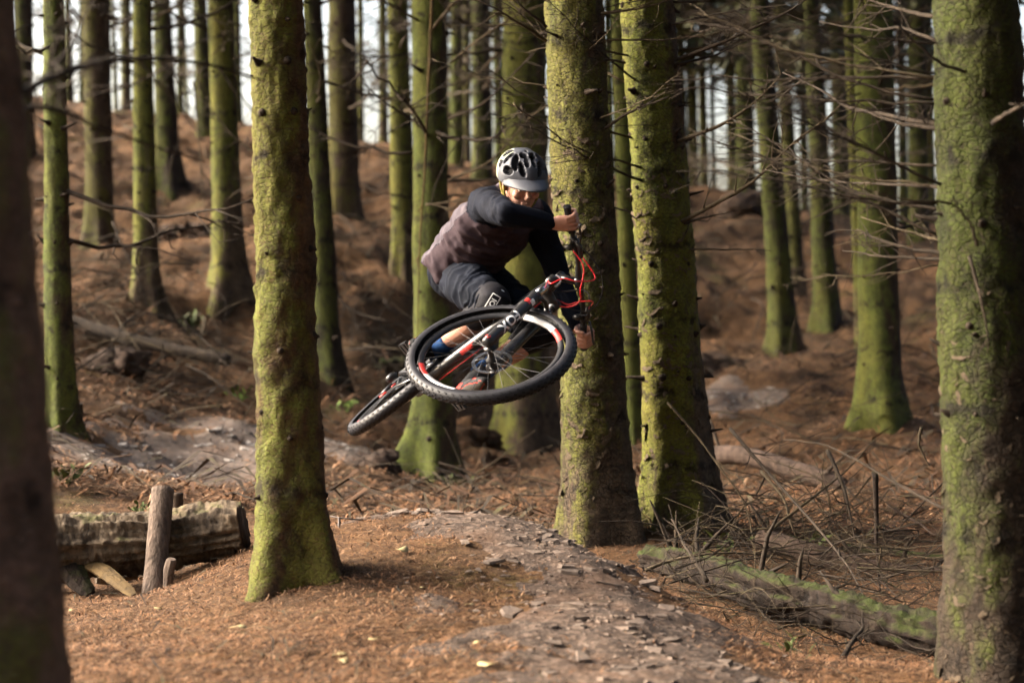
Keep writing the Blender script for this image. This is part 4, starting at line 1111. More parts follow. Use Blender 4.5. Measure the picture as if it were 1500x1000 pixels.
# ------------------------------------------------------------------ the mountain bike, laid over in the air
def V3(a): return np.array(tuple(a), float)
def unit(a): a = V3(a); return a / np.linalg.norm(a)
AX_F = unit((-.12, -.525, .84))       # front axle, pointing to the bike's own right
AX_R = unit((-.62, -.10, .775))       # rear axle
us = unit(-np.cross(AX_F, AX_R))      # steering axis, upwards
AL = math.radians(68)
wv = np.cross(us, AX_R)
bF = wv * math.sin(AL) - us * math.cos(AL)
bU = us * math.sin(AL) + wv * math.cos(AL)
bL = -AX_R
ul = np.array([-math.cos(AL), 0, math.sin(AL)])      # the same in bike coordinates: x forward, y left, z up
wl_ = np.array([math.sin(AL), 0, math.cos(AL)])
FH = np.array([1.13, 0, 0.]); OFF = .047
A0 = FH - OFF * wl_
nf_l = np.array([AX_F @ bF, AX_F @ bL, AX_F @ bU])
Rl = np.array([0, -1., 0])
STEER = math.atan2(ul @ np.cross(Rl, nf_l), Rl @ nf_l)
SM = Matrix.Translation(A0) @ Matrix.Rotation(STEER, 4, Vector(ul)) @ Matrix.Translation(-Vector(A0))
BM3 = np.stack([bF, bL, bU], 1)
fh_s = xf(SM, FH[None])[0]
ORG = V3(P(719, 518, 8.6)) - BM3 @ fh_s
BM = Matrix([list(BM3[i]) + [ORG[i]] for i in range(3)] + [[0, 0, 0, 1]])
def bw(p): return xf(BM, np.asarray(p, float)[None])[0]          # bike -> world
def sw(p): return bw(xf(SM, np.asarray(p, float)[None])[0])      # steered part -> world

M['b_black'] = plain('black_frame_paint', (.012, .012, .014), .28, .5, .2, 20)
M['b_dark'] = plain('black_anodised_metal', (.02, .02, .022), .35, .6, .25, 40, Metallic=.3)
M['b_rubber'] = plain('tyre_rubber', (.012, .012, .0155), .5, .3, .35, 25, .25)
M['b_tread'] = plain('tyre_knobs', (.008, .008, .010), .65, .2, .3, 30)
M['b_red'] = plain('red_paint', (.50, .03, .025), .4, .5)
M['b_redc'] = plain('red_cable_sleeve', (.55, .015, .02), .35, .5)
M['b_white'] = plain('white_decal', (.80, .80, .80), .4, .4, .04)
M['b_rimw'] = plain('pale_rim_band', (.48, .48, .49), .35, .4, .1)
M['b_decal'] = plain('grey_decal', (.30, .30, .31), .4, .4, .08)
M['b_silver'] = plain('polished_steel', (.55, .56, .58), .22, .6, .1, Metallic=1.0)
M['b_grey'] = plain('grey_alloy', (.16, .165, .175), .35, .6, .15, Metallic=.8)
M['b_stan'] = plain('dark_stanchion_coating', (.14, .13, .13), .12, .7, .05, Metallic=.7)
M['b_grip'] = plain('rubber_grip', (.016, .016, .018), .75, .3, .3, 60, .5)

bike = thing('mountain_bike', 'black and red full-suspension mountain bike whipped flat in mid-air under its rider', 'bicycle')
bike.matrix_world = BM
def part(name, mb, mats, parent=None, smooth=True, steer=False):
    if steer: mb.xform(SM)
    return mb.build(name, mats, parent or bike, smooth)

def wheel(c, steer, front):
    T = Matrix.Translation(c)
    root = obj('front_wheel' if front else 'rear_wheel', None, bike); root.empty_display_size = .05
    def pt(name, mb, mats, smooth=True, par=None):
        mb.xform(T)
        return part(name, mb, mats, par or root, smooth, steer)
    R0, r0 = .343, .030
    mb = MB(); a = np.linspace(math.radians(-118), math.radians(118), 17)
    prof = [(R0 + r0 * math.cos(x), r0 * 1.02 * math.sin(x)) for x in a]
    mb.lathe(prof, 96); tyre = pt('tyre', mb, M['b_rubber'])
    mb = MB()
    for row, (ang, w, l) in enumerate([(-52, .008, .012), (-22, .009, .014), (0, .008, .016), (22, .009, .014), (52, .008, .012)]):
        n = 64
        for i in range(n):
            t = 2 * math.pi * (i + .5 * (row % 2)) / n
            x = math.radians(ang); rr = R0 + (r0 + .0008) * math.cos(x); yy = (r0 + .0008) * math.sin(x)
            er = np.array([math.cos(t), 0, math.sin(t)]); et = np.array([-math.sin(t), 0, math.cos(t)]); ey = np.array([0, 1., 0])
            nn = er * math.cos(x) + ey * math.sin(x); tt = np.cross(nn, et)
            sk = .35 * (1 if ang > 0 else -1 if ang < 0 else 0)
            e1 = et * math.cos(sk) + tt * math.sin(sk); e2 = np.cross(e1, nn)
            mb.box(er * rr + ey * yy, (l, w, .0026), np.stack([e1, e2, nn], 1))
    o = pt('tread', mb, M['b_tread'], False, tyre); tag(o, kind='stuff')
    # rim with printed bands
    mb = MB(); n = 120
    pr = [(.316, -.0135), (.318, .0135), (.306, .0125), (.292, .007), (.290, 0), (.292, -.007), (.306, -.0125)]
    mb.lathe(pr, n, None, 0, True)
    mi = []
    for i in range(n):
        deg = (i * 360 / n + 20) % 180
        band = 2 if 80 <= deg < 98 else (1 if 98 <= deg < 134 else 0)
        for j in range(7): mi.append(band if j in (1, 2, 4, 5, 6) and band else 0)
    mb.m = mi
    pt('rim', mb, [M['b_dark'], M['b_decal'] if not front else M['b_rimw'], M['b_red']])
    mb = MB(); hw = .048 if front else .062
    mb.lathe([(.006, -hw - .006), (.011, -hw), (.011, -hw + .01), (.028, -hw + .014), (.028, -hw + .018), (.014, -.018), (.013, .018), (.026, hw - .018), (.026, hw - .014), (.011, hw - .01), (.011, hw), (.006, hw + .006)], 20)
    pt('hub', mb, M['b_dark'])
    mb = MB()
    for i in range(28):
        t = 2 * math.pi * i / 28; s = 1 if i % 2 else -1; t2 = t + (.5 if (i // 2) % 2 else -.5)
        mb.tube([(.027 * math.cos(t2), s * (hw - .016), .027 * math.sin(t2)), (.292 * math.cos(t), s * .003, .292 * math.sin(t))], .0011, 4, cap=False)
    o = pt('spokes', mb, M['b_dark']); tag(o, kind='stuff')
    # brake disc on the left
    y = hw - .006
    mb = MB(); mb.lathe([(.090, y - .001), (.090, y + .001), (.074, y + .001), (.074, y - .001)], 60, None, 0, True)
    disc = pt('brake_disc', mb, M['b_silver'], False)
    mb = MB()
    for i in range(6):
        t = 2 * math.pi * i / 6
        mb.tube([(.02 * math.cos(t), y, .02 * math.sin(t)), (.05 * math.cos(t + .25), y, .05 * math.sin(t + .25)), (.078 * math.cos(t + .6), y, .078 * math.sin(t + .6))], .0035, 5)
    mb.lathe([(.026, y - .003), (.026, y + .003), (.012, y + .003)], 20)
    pt('disc_carrier', mb, M['b_dark'], True, disc)
    return root, pt, hw

fw, fpt, fhw = wheel(FH, True, True)
rw, rpt, rhw = wheel(np.zeros(3), False, False)
# cassette on the right of the rear hub
mb = MB()
for i in range(9):
    r = .022 + .0058 * (8 - i) * .95; y = -.022 - .0042 * i
    n = 26; prof = []
    mb.lathe([(r, y - .001), (r + .003, y), (r, y + .001), (.015, y + .001), (.015, y - .001)], 40, None, 0, True)
rpt('cassette', mb, M['b_grey'], False)

# fork
fork = obj('fork', None, bike)
def fu(k, y=0., w=0.): return FH + ul * k + wl_ * w + np.array([0, y, 0])
LEG = .066
for s in (-1, 1):
    mb = MB(); mb.tube([fu(-.028, s * LEG), fu(-.02, s * LEG), fu(.0, s * LEG), fu(.06, s * LEG), fu(.30, s * LEG), fu(.372, s * LEG), fu(.392, s * LEG), fu(.396, s * LEG)], [.014, .024, .026, .0255, .0265, .027, .0275, .022], 20)
    low = part('lower_leg', mb, M['b_dark'], fork, True, True)
    mb = MB(); mb.tube([fu(.385, s * LEG), fu(.54, s * LEG)], .0172, 20); part('stanchion', mb, M['b_silver' if s < 0 else 'b_stan'], fork, True, True)
    mb = MB(); mb.tube([fu(.396, s * LEG), fu(.405, s * LEG)], [.0225, .020], 16); part('seal', mb, M['b_grip'], low, True, True)
    mb = MB(); mb.tube([fu(0, s * LEG * .7), fu(0, s * LEG * 1.38)], [.012, .013], 14); part('axle_end', mb, M['b_red'] if s < 0 else M['b_dark'], low, True, True)
mb = MB()
for s in (-1, 1):
    mb.tube([fu(.36, s * LEG, .012), fu(.392, s * LEG * .9, .025), fu(.412, s * LEG * .5, .032), fu(.416, 0, .034)], [.011, .011, .010, .011], 10)
part('arch', mb, M['b_dark'], fork, True, True)
mb = MB(); mb.tube([fu(.53, -LEG - .004), fu(.535, -LEG * .5, -.02), fu(.54, 0, -.045), fu(.535, LEG * .5, -.02), fu(.53, LEG + .004)], [.024, .023, .029, .023, .024], 14)
for s in (-1, 1): mb.tube([fu(.505, s * LEG), fu(.553, s * LEG), fu(.560, s * LEG)], [.0215, .0225, .015], 16)
part('crown', mb, M['b_dark'], fork, True, True)

def text_mesh(body, size):
    cu = bpy.data.curves.new('lettering', 'FONT'); cu.body = body; cu.size = size; cu.align_x = 'CENTER'; cu.align_y = 'CENTER'; cu.resolution_u = 3
    try: cu.offset = size * .03
    except Exception: pass
    o = bpy.data.objects.new('lettering', cu); col.objects.link(o)
    bpy.context.view_layer.update()
    me = bpy.data.meshes.new_from_object(o.evaluated_get(bpy.context.evaluated_depsgraph_get()))
    bm = bmesh.new(); bm.from_mesh(me); bmesh.ops.triangulate(bm, faces=bm.faces[:]); bmesh.ops.subdivide_edges(bm, edges=bm.edges[:], cuts=4, use_grid_fill=True)
    bm.verts.index_update(); v = np.array([tuple(x.co) for x in bm.verts]); f = [tuple(x.index for x in p.verts) for p in bm.faces]; bm.free()
    bpy.data.objects.remove(o); bpy.data.curves.remove(cu); bpy.data.meshes.remove(me)
    return v, f
def wrap(v, centre, along, front, r):
    """lay flat lettering round a leg: x runs along it, y round it, facing 'front'"""
    al = unit(along); fr = unit(front - al * (front @ al)); sd = np.cross(fr, al)   # letter-up goes round toward -sd
    ang = v[:, 1] / r
    up = np.cross(fr, al)
    return centre + al * v[:, :1] + (fr * np.cos(ang)[:, None] + up * np.sin(ang)[:, None]) * r
# lettering on the right leg, seen from its outer side; the camera looks down on -y
view_l = BM3.T @ unit(V3((0, 0, CZ)) - V3(P(735, 480, 8.7)))        # toward the camera, bike coordinates
Rst = np.array(SM.to_3x3())
view_s = Rst.T @ view_l
for body, size, k, m, sz in (('FOX', .066, .150, 'b_white', 1.05),):
    v, f = text_mesh(body, size); v[:, 0] *= sz * 1.05
    v2 = wrap(v, fu(k, -LEG), -ul, view_s, .0272)
    mb = MB().add(v2, f); part('lettering', mb, M[m], fork, True, True)
mb = MB()
for (k0, k1, mi, a0, a1) in ((.305, .330, 1, -.9, .25), (.318, .345, 0, -.1, .95)):
    uu = np.linspace(k0, k1, 3); aa = np.linspace(a0, a1, 8)
    fr = unit(view_s - ul * (view_s @ ul)); up = np.cross(fr, -ul)
    v = np.array([fu(k, -LEG) + (fr * math.cos(a) + up * math.sin(a)) * .0274 for k in uu for a in aa])
    f = [(i * 8 + j, i * 8 + j + 1, (i + 1) * 8 + j + 1, (i + 1) * 8 + j) for i in range(2) for j in range(7)]
    mb.add(v, f, mi)
part('decal', mb, [M['b_white'], M['b_red']], fork, True, True)
mb = MB(); mb.box(fu(.09, LEG + .012, -.05), (.03, .022, .06)); part('brake_caliper', mb, M['b_dark'], fork, False, True)

# frame
BB = np.array([.437, 0, -.035])
HT0, HT1 = A0 + ul * .550, A0 + ul * .640
ST = BB + np.array([-.27, 0, .96]) * .43
frame = obj('frame', None, bike)
mb = MB(); mb.tube([HT0, HT0 + ul * .015, HT0 + ul * .055, HT1 - ul * .015, HT1], [.029, .030, .026, .028, .027], 20); head = part('head_tube', mb, M['b_black'], frame)
def ftube(name, pts, rad, mat='b_black', segs=16, n=14):
    q = smooth_path(pts, n); r = np.interp(np.linspace(0, 1, n), np.linspace(0, 1, len(rad)), rad)
    mb = MB(); mb.tube(q, r, segs); return part(name, mb, M[mat], frame)
dt = ftube('down_tube', [HT0 + ul * .03, HT0 * .66 + BB * .34 + (0, 0, -.012), BB], [.026, .031, .030, .027])
ftube('top_tube', [HT1 - ul * .03, HT1 * .5 + ST * .5 + (0, 0, .004), ST + (-.0, 0, -.03)], [.025, .020, .018])
ftube('seat_tube', [BB, ST], [.022, .018])
for s in (-1, 1):
    ftube('chainstay', [BB + (-.03, s * .035, .01), BB * .45 + (0, s * .055, 0), (0.0, s * .068, 0)], [.014, .011, .010], n=10, segs=10)
    ftube('seatstay', [(0, s * .068, .0), (.17, s * .055, .21), ST + (.03, s * .035, -.11)], [.009, .009, .010], n=10, segs=10)
    ftube('rocker_link', [ST + (.03, s * .032, -.11), ST + (.085, s * .026, -.095), ST + (.12, s * .02, -.06)], [.010, .014, .009], 'b_dark', 8, 8)
mb = MB(); s0, s1 = ST + (.12, 0, -.06), BB + (.16, 0, .155)
mb.tube([s0, s0 * .55 + s1 * .45], .013, 14); mb.tube([s0 * .55 + s1 * .45, s1], .021, 16); part('rear_shock', mb, M['b_grey'], frame)
for k0, k1, m in ((.60, .72, 'b_red'), (.24, .36, 'b_decal')):
    a = HT0 * (1 - k0) + BB * k0; b = HT0 * (1 - k1) + BB * k1
    mb = MB(); fr = unit(view_l - (b - a) * ((view_l @ (b - a)) / ((b - a) @ (b - a)))); up = np.cross(fr, unit(b - a))
    v = np.array([p + (fr * math.cos(t) + up * math.sin(t)) * .0335 for p in (a, a * .5 + b * .5, b) for t in np.linspace(-.55, .25, 6)]) + (0, 0, -.004)
    mb.add(v, [(i * 6 + j, i * 6 + j + 1, (i + 1) * 6 + j + 1, (i + 1) * 6 + j) for i in range(2) for j in range(5)]); part('decal', mb, M[m], dt)
# saddle and post
mb = MB(); SP = ST + np.array([-.27, 0, .96]) * .07; mb.tube([ST, SP], .0155, 14); part('seatpost', mb, M['b_dark'])
mb = MB(); q = SP + np.array([0, 0, .035])
for i in range(1): pass
sx = np.linspace(-.13, .14, 12); hwid = np.interp(sx, [-.13, -.08, 0, .06, .14], [.055, .068, .045, .025, .016])
v = []; f = []
for i in range(12):
    for t in np.linspace(-math.pi / 2, math.pi * 1.5, 12, endpoint=False):
        v.append(q + (sx[i], math.cos(t) * hwid[i], math.sin(t) * .018 + .012 * (abs(sx[i]) / .13) ** 2))
f = [(i * 12 + j, i * 12 + (j + 1) % 12, (i + 1) * 12 + (j + 1) % 12, (i + 1) * 12 + j) for i in range(11) for j in range(12)] + [tuple(range(12)), tuple(range(132, 144))]
mb.add(v, f); sad = part('saddle', mb, M['b_grip'])
mb = MB()
for s in (-1, 1): mb.tube([q + (-.09, s * .025, -.012), q + (-.03, s * .022, -.035), q + (.03, s * .022, -.035), q + (.1, s * .012, -.005)], .0035, 6)
part('rail', mb, M['b_grey'], sad)
# cranks: left forward, right back
crank = obj('crankset', None, bike)
mb = MB(); mb.lathe([(.013, -.07), (.013, .07)], 14, Matrix.Translation(BB)); part('axle', mb, M['b_dark'], crank)
mb = MB(); TB = Matrix.Translation(BB)
mb.lathe([(.070, -.0465), (.066, -.045), (.058, -.0455), (.058, -.048), (.066, -.0485)], 48, TB, 0, True)
for i in range(4):
    t = i * 1.57 + .4; mb.tube([BB + (0, -.047, 0), BB + (.06 * math.cos(t), -.047, .06 * math.sin(t))], [.012, .006], 6)
part('chainring', mb, M['b_grey'], crank)
CR = np.array([.966, 0, -.26]) * .175        # direction of the left crank
PED = {}
for s, nm in ((1, 'L'), (-1, 'R')):
    c0 = BB + (0, s * .070, 0); c1 = BB + s * CR + (0, s * .083, 0)
    mb = MB(); mb.tube([c0 - s * CR * .07, c0, c0 * .5 + c1 * .5, c1, c1 + s * CR * .06], [.012, .017, .013, .013, .008], 10); part('crank_arm', mb, M['b_dark'], crank)
    pc = c1 + (0, s * .062, 0); PED[nm] = pc
    mb = MB(); mb.tube([c1, pc + (0, s * .045, 0)], .007, 8)
    for dx in (-.042, .042): mb.box(pc + (dx, 0, 0), (.014, .095, .016))
    for dy in (-.044, .044): mb.box(pc + (0, dy, 0), (.09, .009, .013))
    mb.box(pc, (.03, .09, .018))
    part('pedal', mb, M['b_dark'], crank, False)
# chain and rear mech
mb = MB(); cy = -.045; rc, rk = .069, .040
pts = [(0, cy, rk), (BB[0] * .5, cy, (rk + BB[2] + rc) / 2), (BB[0], cy, BB[2] + rc)]
mb.tube(pts, .004, 5); mb.tube([(BB[0], cy, BB[2] - rc), (.15, cy, -.10), (.03, cy, -.135)], .004, 5); part('chain', mb, M['b_grey'], crank)
mech = obj('rear_mech', None, bike)
mb = MB(); mb.tube([(-.005, -.072, -.02), (.0, -.082, -.045), (.012, -.082, -.075)], [.016, .02, .016], 10); part('body', mb, M['b_dark'], mech)
mb = MB(); mb.tube([(.012, -.055, -.075), (.03, -.052, -.115), (.035, -.05, -.150)], [.010, .012, .010], 8); part('cage', mb, M['b_dark'], mech)
mb = MB()
for c in ((.014, -.048, -.078), (.034, -.048, -.148)): mb.lathe([(.021, -.003), (.023, 0), (.021, .003), (.005, .003), (.005, -.003)], 18, Matrix.Translation(c), 0, True)
part('jockey_wheels', mb, M['b_red'], mech)
mb = MB(); mb.tube([(-.02, .075, .05), (-.035, .078, .085)], [.018, .016], 10); part('brake_caliper', mb, M['b_dark'])

# cockpit
BC = A0 + ul * .662 + wl_ * .108
mb = MB(); mb.tube([A0 + ul * .640, A0 + ul * .690], .020, 18); mb.tube([A0 + ul * .664, A0 + ul * .663 + wl_ * .05, BC - wl_ * .004], [.020, .017, .019], 16); mb.tube([BC + (0, -.023, 0), BC + (0, .023, 0)], .0215, 18)
stem = part('stem', mb, M['b_black'], None, True, True)
mb = MB(); mb.tube([A0 + ul * .690, A0 + ul * .696], [.0185, .015], 18); part('top_cap', mb, M['b_dark'], stem, True, True)
def bar(y):     # point of the handlebar axis
    k = abs(y); e = max(0, k - .03)
    return BC + np.array([0, y, 0]) + ul * min(.016, e * .16) - wl_ * (max(0, k - .09) * .10)
mb = MB(); ysb = np.concatenate([np.linspace(-.375, -.03, 14), np.linspace(.03, .375, 14)])
mb.tube([bar(y) for y in ysb], np.where(np.abs(ysb) < .07, .0158, .0112), 14); hb = part('handlebar', mb, M['b_dark'], None, True, True)
for s in (-1, 1):
    mb = MB(); yy = np.linspace(.245, .378, 18); rr = .0158 + .0012 * np.sin(np.linspace(0, 40, 18)); rr[0] = rr[1] = .0175; rr[-2:] = .0175
    mb.tube([bar(s * y) for y in yy], rr, 16); part('grip', mb, M['b_grip'], hb, True, True)
    mb = MB(); c = bar(s * .215); mb.tube([bar(s * .205), bar(s * .225)], .0165, 14)
    mb.tube([c + wl_ * .012, c + wl_ * .035 - ul * .012 + (0, -s * .03, 0), c + wl_ * .038 - ul * .014 + (0, -s * .085, 0)], [.011, .013, .009], 10)
    lev = part('brake_lever', mb, M['b_dark'], None, True, True)
    mb = MB(); mb.tube([c + wl_ * .04 - ul * .014 + (0, -s * .01, 0), c + wl_ * .056 - ul * .026 + (0, s * .03, 0), c + wl_ * .058 - ul * .030 + (0, s * .085, 0), c + wl_ * .066 - ul * .032 + (0, s * .10, 0)], [.006, .0055, .005, .007], 8); part('blade', mb, M['b_dark'], lev, True, True)
    mb = MB(); c2 = bar(s * .185); mb.tube([bar(s * .178), bar(s * .192)], .0155, 12); mb.tube([c2 - ul * .014, c2 - ul * .03 - wl_ * .01, c2 - ul * .034 - wl_ * .035], [.014, .017, .008], 8)
    part('shifter', mb, M['b_dark'], None, True, True)
def cable(pts, r, m, nm='cable'):
    q = smooth_path(pts, 30); mb = MB(); mb.tube(q, r, 7); return mb.build(nm, M[m], bike)
def s_(p): return xf(SM, np.asarray(p, float)[None])[0]
def s2b(px, py, d): return BM3.T @ (V3(P(px, py, d)) - ORG)
cable([s_(bar(-.14) + wl_ * .035 - ul * .014), s_(bar(-.05) + wl_ * .10 - ul * .02), s2b(846, 412, 8.86), s2b(826, 408, 8.86), s2b(808, 415, 8.85), s_(fu(.50, -LEG - .02))], .0034, 'b_redc')
cable([s_(bar(-.18) - ul * .03), s_(bar(-.11) + wl_ * .06 - ul * .05), s2b(850, 425, 8.93), s2b(850, 440, 8.95), s2b(835, 449, 8.98), s2b(812, 446, 9.0), HT0 + (-.03, -.02, -.02)], .0034, 'b_redc')
cable([s_(bar(.14) + wl_ * .035 - ul * .014), s_(bar(.06) + wl_ * .09 - ul * .05), s2b(848, 442, 8.98), s2b(832, 446, 9.0), s2b(818, 440, 9.02), HT0 + (-.03, .02, -.02)], .0032, 'b_redc')
cable([s_(bar(-.17) - ul * .03), s2b(838, 352, 8.8), s2b(862, 372, 8.82), s2b(880, 400, 8.9), s2b(882, 430, 9.0), s2b(868, 452, 9.05), s2b(846, 455, 9.1), HT0 + (-.05, .01, -.03)], .0028, 'b_grip')
cable([s_(bar(.17) - ul * .03), s2b(862, 460, 9.0), s2b(864, 440, 8.98), s2b(852, 425, 9.0), HT0 + (-.04, 0, -.03)], .0028, 'b_grip')
cable([HT0 + (-.03, .03, -.03), HT0 * .6 + BB * .4 + (0, .035, -.01), BB + (.03, .035, .02), (.2, .06, -.01), (-.02, .07, .05)], .003, 'b_redc')
# emblem on the front of the head tube: a white S-like mark in two hooked strokes
mb = MB(); em_c = HT0 + ul * .055; efr = unit(view_l - ul * (view_l @ ul)); eup = np.cross(efr, ul)
def emb(t, k): return em_c + ul * k + (efr * math.cos(t) + eup * math.sin(t)) * .0292
for off in (-1, 1):
    pts = [emb(off * (.75 * math.cos(a)), .010 * off + .021 * math.sin(a) * off * 1.0) for a in np.linspace(-.5, 3.4, 14)]
    mb.tube(pts, .0052, 6)
part('emblem', mb, M['b_white'], head)

# ------------------------------------------------------------------ the rider
def etube(pts, rw, rt, wide, segs=28, n=24):
    q = smooth_path(pts, n); k = np.linspace(0, 1, n); kk = np.linspace(0, 1, len(rw))
    a = np.interp(k, kk, rw); b = np.interp(k, kk, rt)
    tan = np.gradient(q, axis=0); tan /= np.linalg.norm(tan, axis=1)[:, None]
    wide = unit(wide); V = []
    th = np.linspace(0, 2 * math.pi, segs, endpoint=False)
    for i in range(n):
        w = wide - tan[i] * (wide @ tan[i]); w /= np.linalg.norm(w); t = np.cross(tan[i], w)
        V.append(q[i] + np.cos(th)[:, None] * w * a[i] + np.sin(th)[:, None] * t * b[i])
    V = np.concatenate(V)
    f = [(i * segs + j, i * segs + (j + 1) % segs, (i + 1) * segs + (j + 1) % segs, (i + 1) * segs + j) for i in range(n - 1) for j in range(segs)]
    f += [tuple(range(segs - 1, -1, -1)), tuple(range((n - 1) * segs, n * segs))]
    return V, f
def remesh(mb, voxel, smooth=4):
    me = make_mesh('tmp', np.concatenate(mb.v), mb.f)
    o = bpy.data.objects.new('tmp', me); col.objects.link(o)
    m = o.modifiers.new('r', 'REMESH'); m.mode = 'VOXEL'; m.voxel_size = voxel; m.use_smooth_shade = True
    if smooth:
        m = o.modifiers.new('s', 'SMOOTH'); m.iterations = smooth; m.factor = .5
    bpy.context.view_layer.update()
    e = o.evaluated_get(bpy.context.evaluated_depsgraph_get())
    me2 = bpy.data.meshes.new_from_object(e)
    v = np.empty(len(me2.vertices) * 3, np.float32); me2.vertices.foreach_get('co', v); v = v.reshape(-1, 3).astype(float)
    nn = np.empty(len(me2.vertices) * 3, np.float32); me2.vertices.foreach_get('normal', nn); nn = nn.reshape(-1, 3).astype(float)
    lt = np.empty(len(me2.polygons), np.int32); me2.polygons.foreach_get('loop_total', lt)
    f = [tuple(p.vertices) for p in me2.polygons] if (lt != 4).any() else None
    if f is None:
        f = np.empty(len(me2.polygons) * 4, np.int32); me2.loops.foreach_get('vertex_index', f); f = f.reshape(-1, 4)
    bpy.data.objects.remove(o); bpy.data.meshes.remove(me); bpy.data.meshes.remove(me2)
    return v, f, nn
def seg_d(v, a, b):
    a, b = V3(a), V3(b); ab = b - a
    t = np.clip(((v - a) @ ab) / (ab @ ab), 0, 1)
    return np.linalg.norm(v - (a + t[:, None] * ab), axis=1), t
def lerp(a, b, t): return V3(a) * (1 - t) + V3(b) * t

J = dict(hipR=P(660, 400, 9.46), hipL=P(700, 402, 9.56), kneeR=P(720, 444, 9.10), kneeL=P(788, 484, 9.30), ankR=P(638, 513, 9.37), ankL=P(706, 545, 9.18),
         shR=P(709, 299, 9.12), shL=P(786, 318, 9.34), elR=P(742, 313, 8.78), elL=P(818, 402, 9.42), neck=P(744, 292, 9.17), head=P(764, 268, 8.98))
J = {k: V3(v) for k, v in J.items()}
gR, gL = sw(bar(-.315)), sw(bar(.315))
barR = unit(sw(bar(-.36)) - sw(bar(-.26))); barL = unit(sw(bar(.36)) - sw(bar(.26)))     # outward along each grip
e_fw = unit(BM3 @ (Rst @ wl_)); e_up = unit(BM3 @ (Rst @ ul))

def hand(mb, g, out, elbow, s):
    """five fingers closed round a grip; out runs toward the bar end"""
    e1, e2 = e_fw, e_up
    pol = lambda t, deg, r: g + out * t + (e1 * math.cos(math.radians(deg)) + e2 * math.sin(math.radians(deg))) * r
    toE = unit(elbow - g); back = unit(toE - out * (toE @ out))
    bdeg = math.degrees(math.atan2(back @ e2, back @ e1))           # direction the forearm comes from
    wrist = g + back * .088 + out * .006
    k0 = bdeg - 62 * s_sign(bdeg); sg = -s_sign(bdeg)
    for t, ln, rr in ((-.031, .95, .0098), (-.0095, 1.05, .0100), (.012, 1., .0096), (.032, .84, .0086)):
        d = [bdeg + sg * 58, bdeg + sg * 108, bdeg + sg * 178, bdeg + sg * (178 + 62 * ln), bdeg + sg * (178 + 105 * ln)]
        q = [pol(t * .8, d[0], .046), pol(t, d[1], .041), pol(t, d[2], .0335), pol(t, d[3], .029), pol(t, d[4], .0275)]
        mb.tube(smooth_path(q, 11), np.linspace(rr * 1.12, rr * .88, 11), 10)
        for x in (q[1], q[2]): mb.sphere(x, rr * 1.17, 10, 8)
        mb.sphere(q[4], rr * .9, 10, 8)
    # palm and thumb
    pa = pol(0, bdeg + sg * 62, .042)
    v, f = etube([wrist, lerp(wrist, pa, .5) - 0 * out, pa], [.026, .040, .041], [.020, .019, .014], out, 18, 10); mb.add(v, f)
    th = [lerp(wrist, g, .25) - out * .022 - back * .0, pol(-.046, bdeg - sg * 45, .036), pol(-.050, bdeg - sg * 105, .034), pol(-.046, bdeg - sg * 155, .030)]
    mb.tube(smooth_path(th, 10), np.linspace(.0135, .0095, 10), 10); mb.sphere(th[-1], .0098, 10, 8)
    return wrist
def s_sign(deg): return 1 if ((deg + 360) % 360) < 180 else -1

body = MB()
wR = hand(body, gR, barR, J['elR'], 1); wL = hand(body, gL, barL, J['elL'], -1)
def limb(mb, pts, rad, segs=18, n=18, ext=True):
    q = smooth_path(pts, n); r = np.interp(np.linspace(0, 1, n), np.linspace(0, 1, len(rad)), rad)
    mb.tube(q, r, segs); mb.sphere(q[0], rad[0] * .99, 14, 10); mb.sphere(q[-1], rad[-1] * .99, 14, 10)
for (a, e, w) in (('shR', 'elR', wR), ('shL', 'elL', wL)):
    limb(body, [J[a], lerp(J[a], J[e], .5), J[e]], [.056, .050, .040]); limb(body, [J[e], lerp(J[e], w, .4), w], [.040, .041, .027])
for (h, k, a) in (('hipR', 'kneeR', 'ankR'), ('hipL', 'kneeL', 'ankL')):
    limb(body, [J[h], lerp(J[h], J[k], .5), J[k]], [.088, .078, .055])
    calf = lerp(J[k], J[a], .38) + unit(J[a] - J['shR']) * .012
    limb(body, [J[k], calf, lerp(J[k], J[a], .75), J[a]], [.054, .058, .044, .036])
shl = unit(J['shL'] - J['shR'])
TOR = [P(674, 397, 9.5), P(694, 364, 9.43), P(723, 330, 9.29), P(745, 303, 9.21)]
v, f = etube(TOR, [.165, .150, .178, .13], [.120, .112, .125, .085], shl); body.add(v, f)
for k in ('shR', 'shL'): body.sphere(J[k], .060, 14, 10)
body.tube([J['neck'] - unit(J['head'] - J['neck']) * .03, J['neck'], lerp(J['neck'], J['head'], .75)], [.068, .056, .052], 18)
# head: x to its right, y forward, z up
hf = unit((.34, -.90, -.44)); hr_ = unit(np.cross(hf, (-.03, .0, 1.0))); hu = np.cross(hr_, hf)
HM = np.stack([hr_, hf, hu], 1)
def hp(x, y, z): return J['head'] + HM @ np.array([x, y, z], float)
hd = MB()
for c, r in (((0, -.008, .018), (.074, .096, .100)), ((0, .030, -.055), (.058, .060, .062)), ((0, .062, -.092), (.030, .026, .024)), ((0, .012, -.02), (.068, .078, .075))): hd.sphere(hp(*c), r, 28, 20, HM)
hd.tube([hp(0, .088, .012), hp(0, .102, -.015), hp(0, .112, -.034)], [.010, .0125, .0155], 12); hd.sphere(hp(0, .104, -.038), (.019, .014, .012), 12, 8, HM)
for s in (-1, 1):
    hd.sphere(hp(s * .032, .078, .022), (.026, .016, .011), 12, 8, HM)       # brow
    hd.sphere(hp(s * .040, .070, -.030), (.024, .020, .020), 12, 8, HM)      # cheek
    hd.sphere(hp(s * .076, -.008, -.012), (.010, .020, .032), 12, 10, HM)    # ear
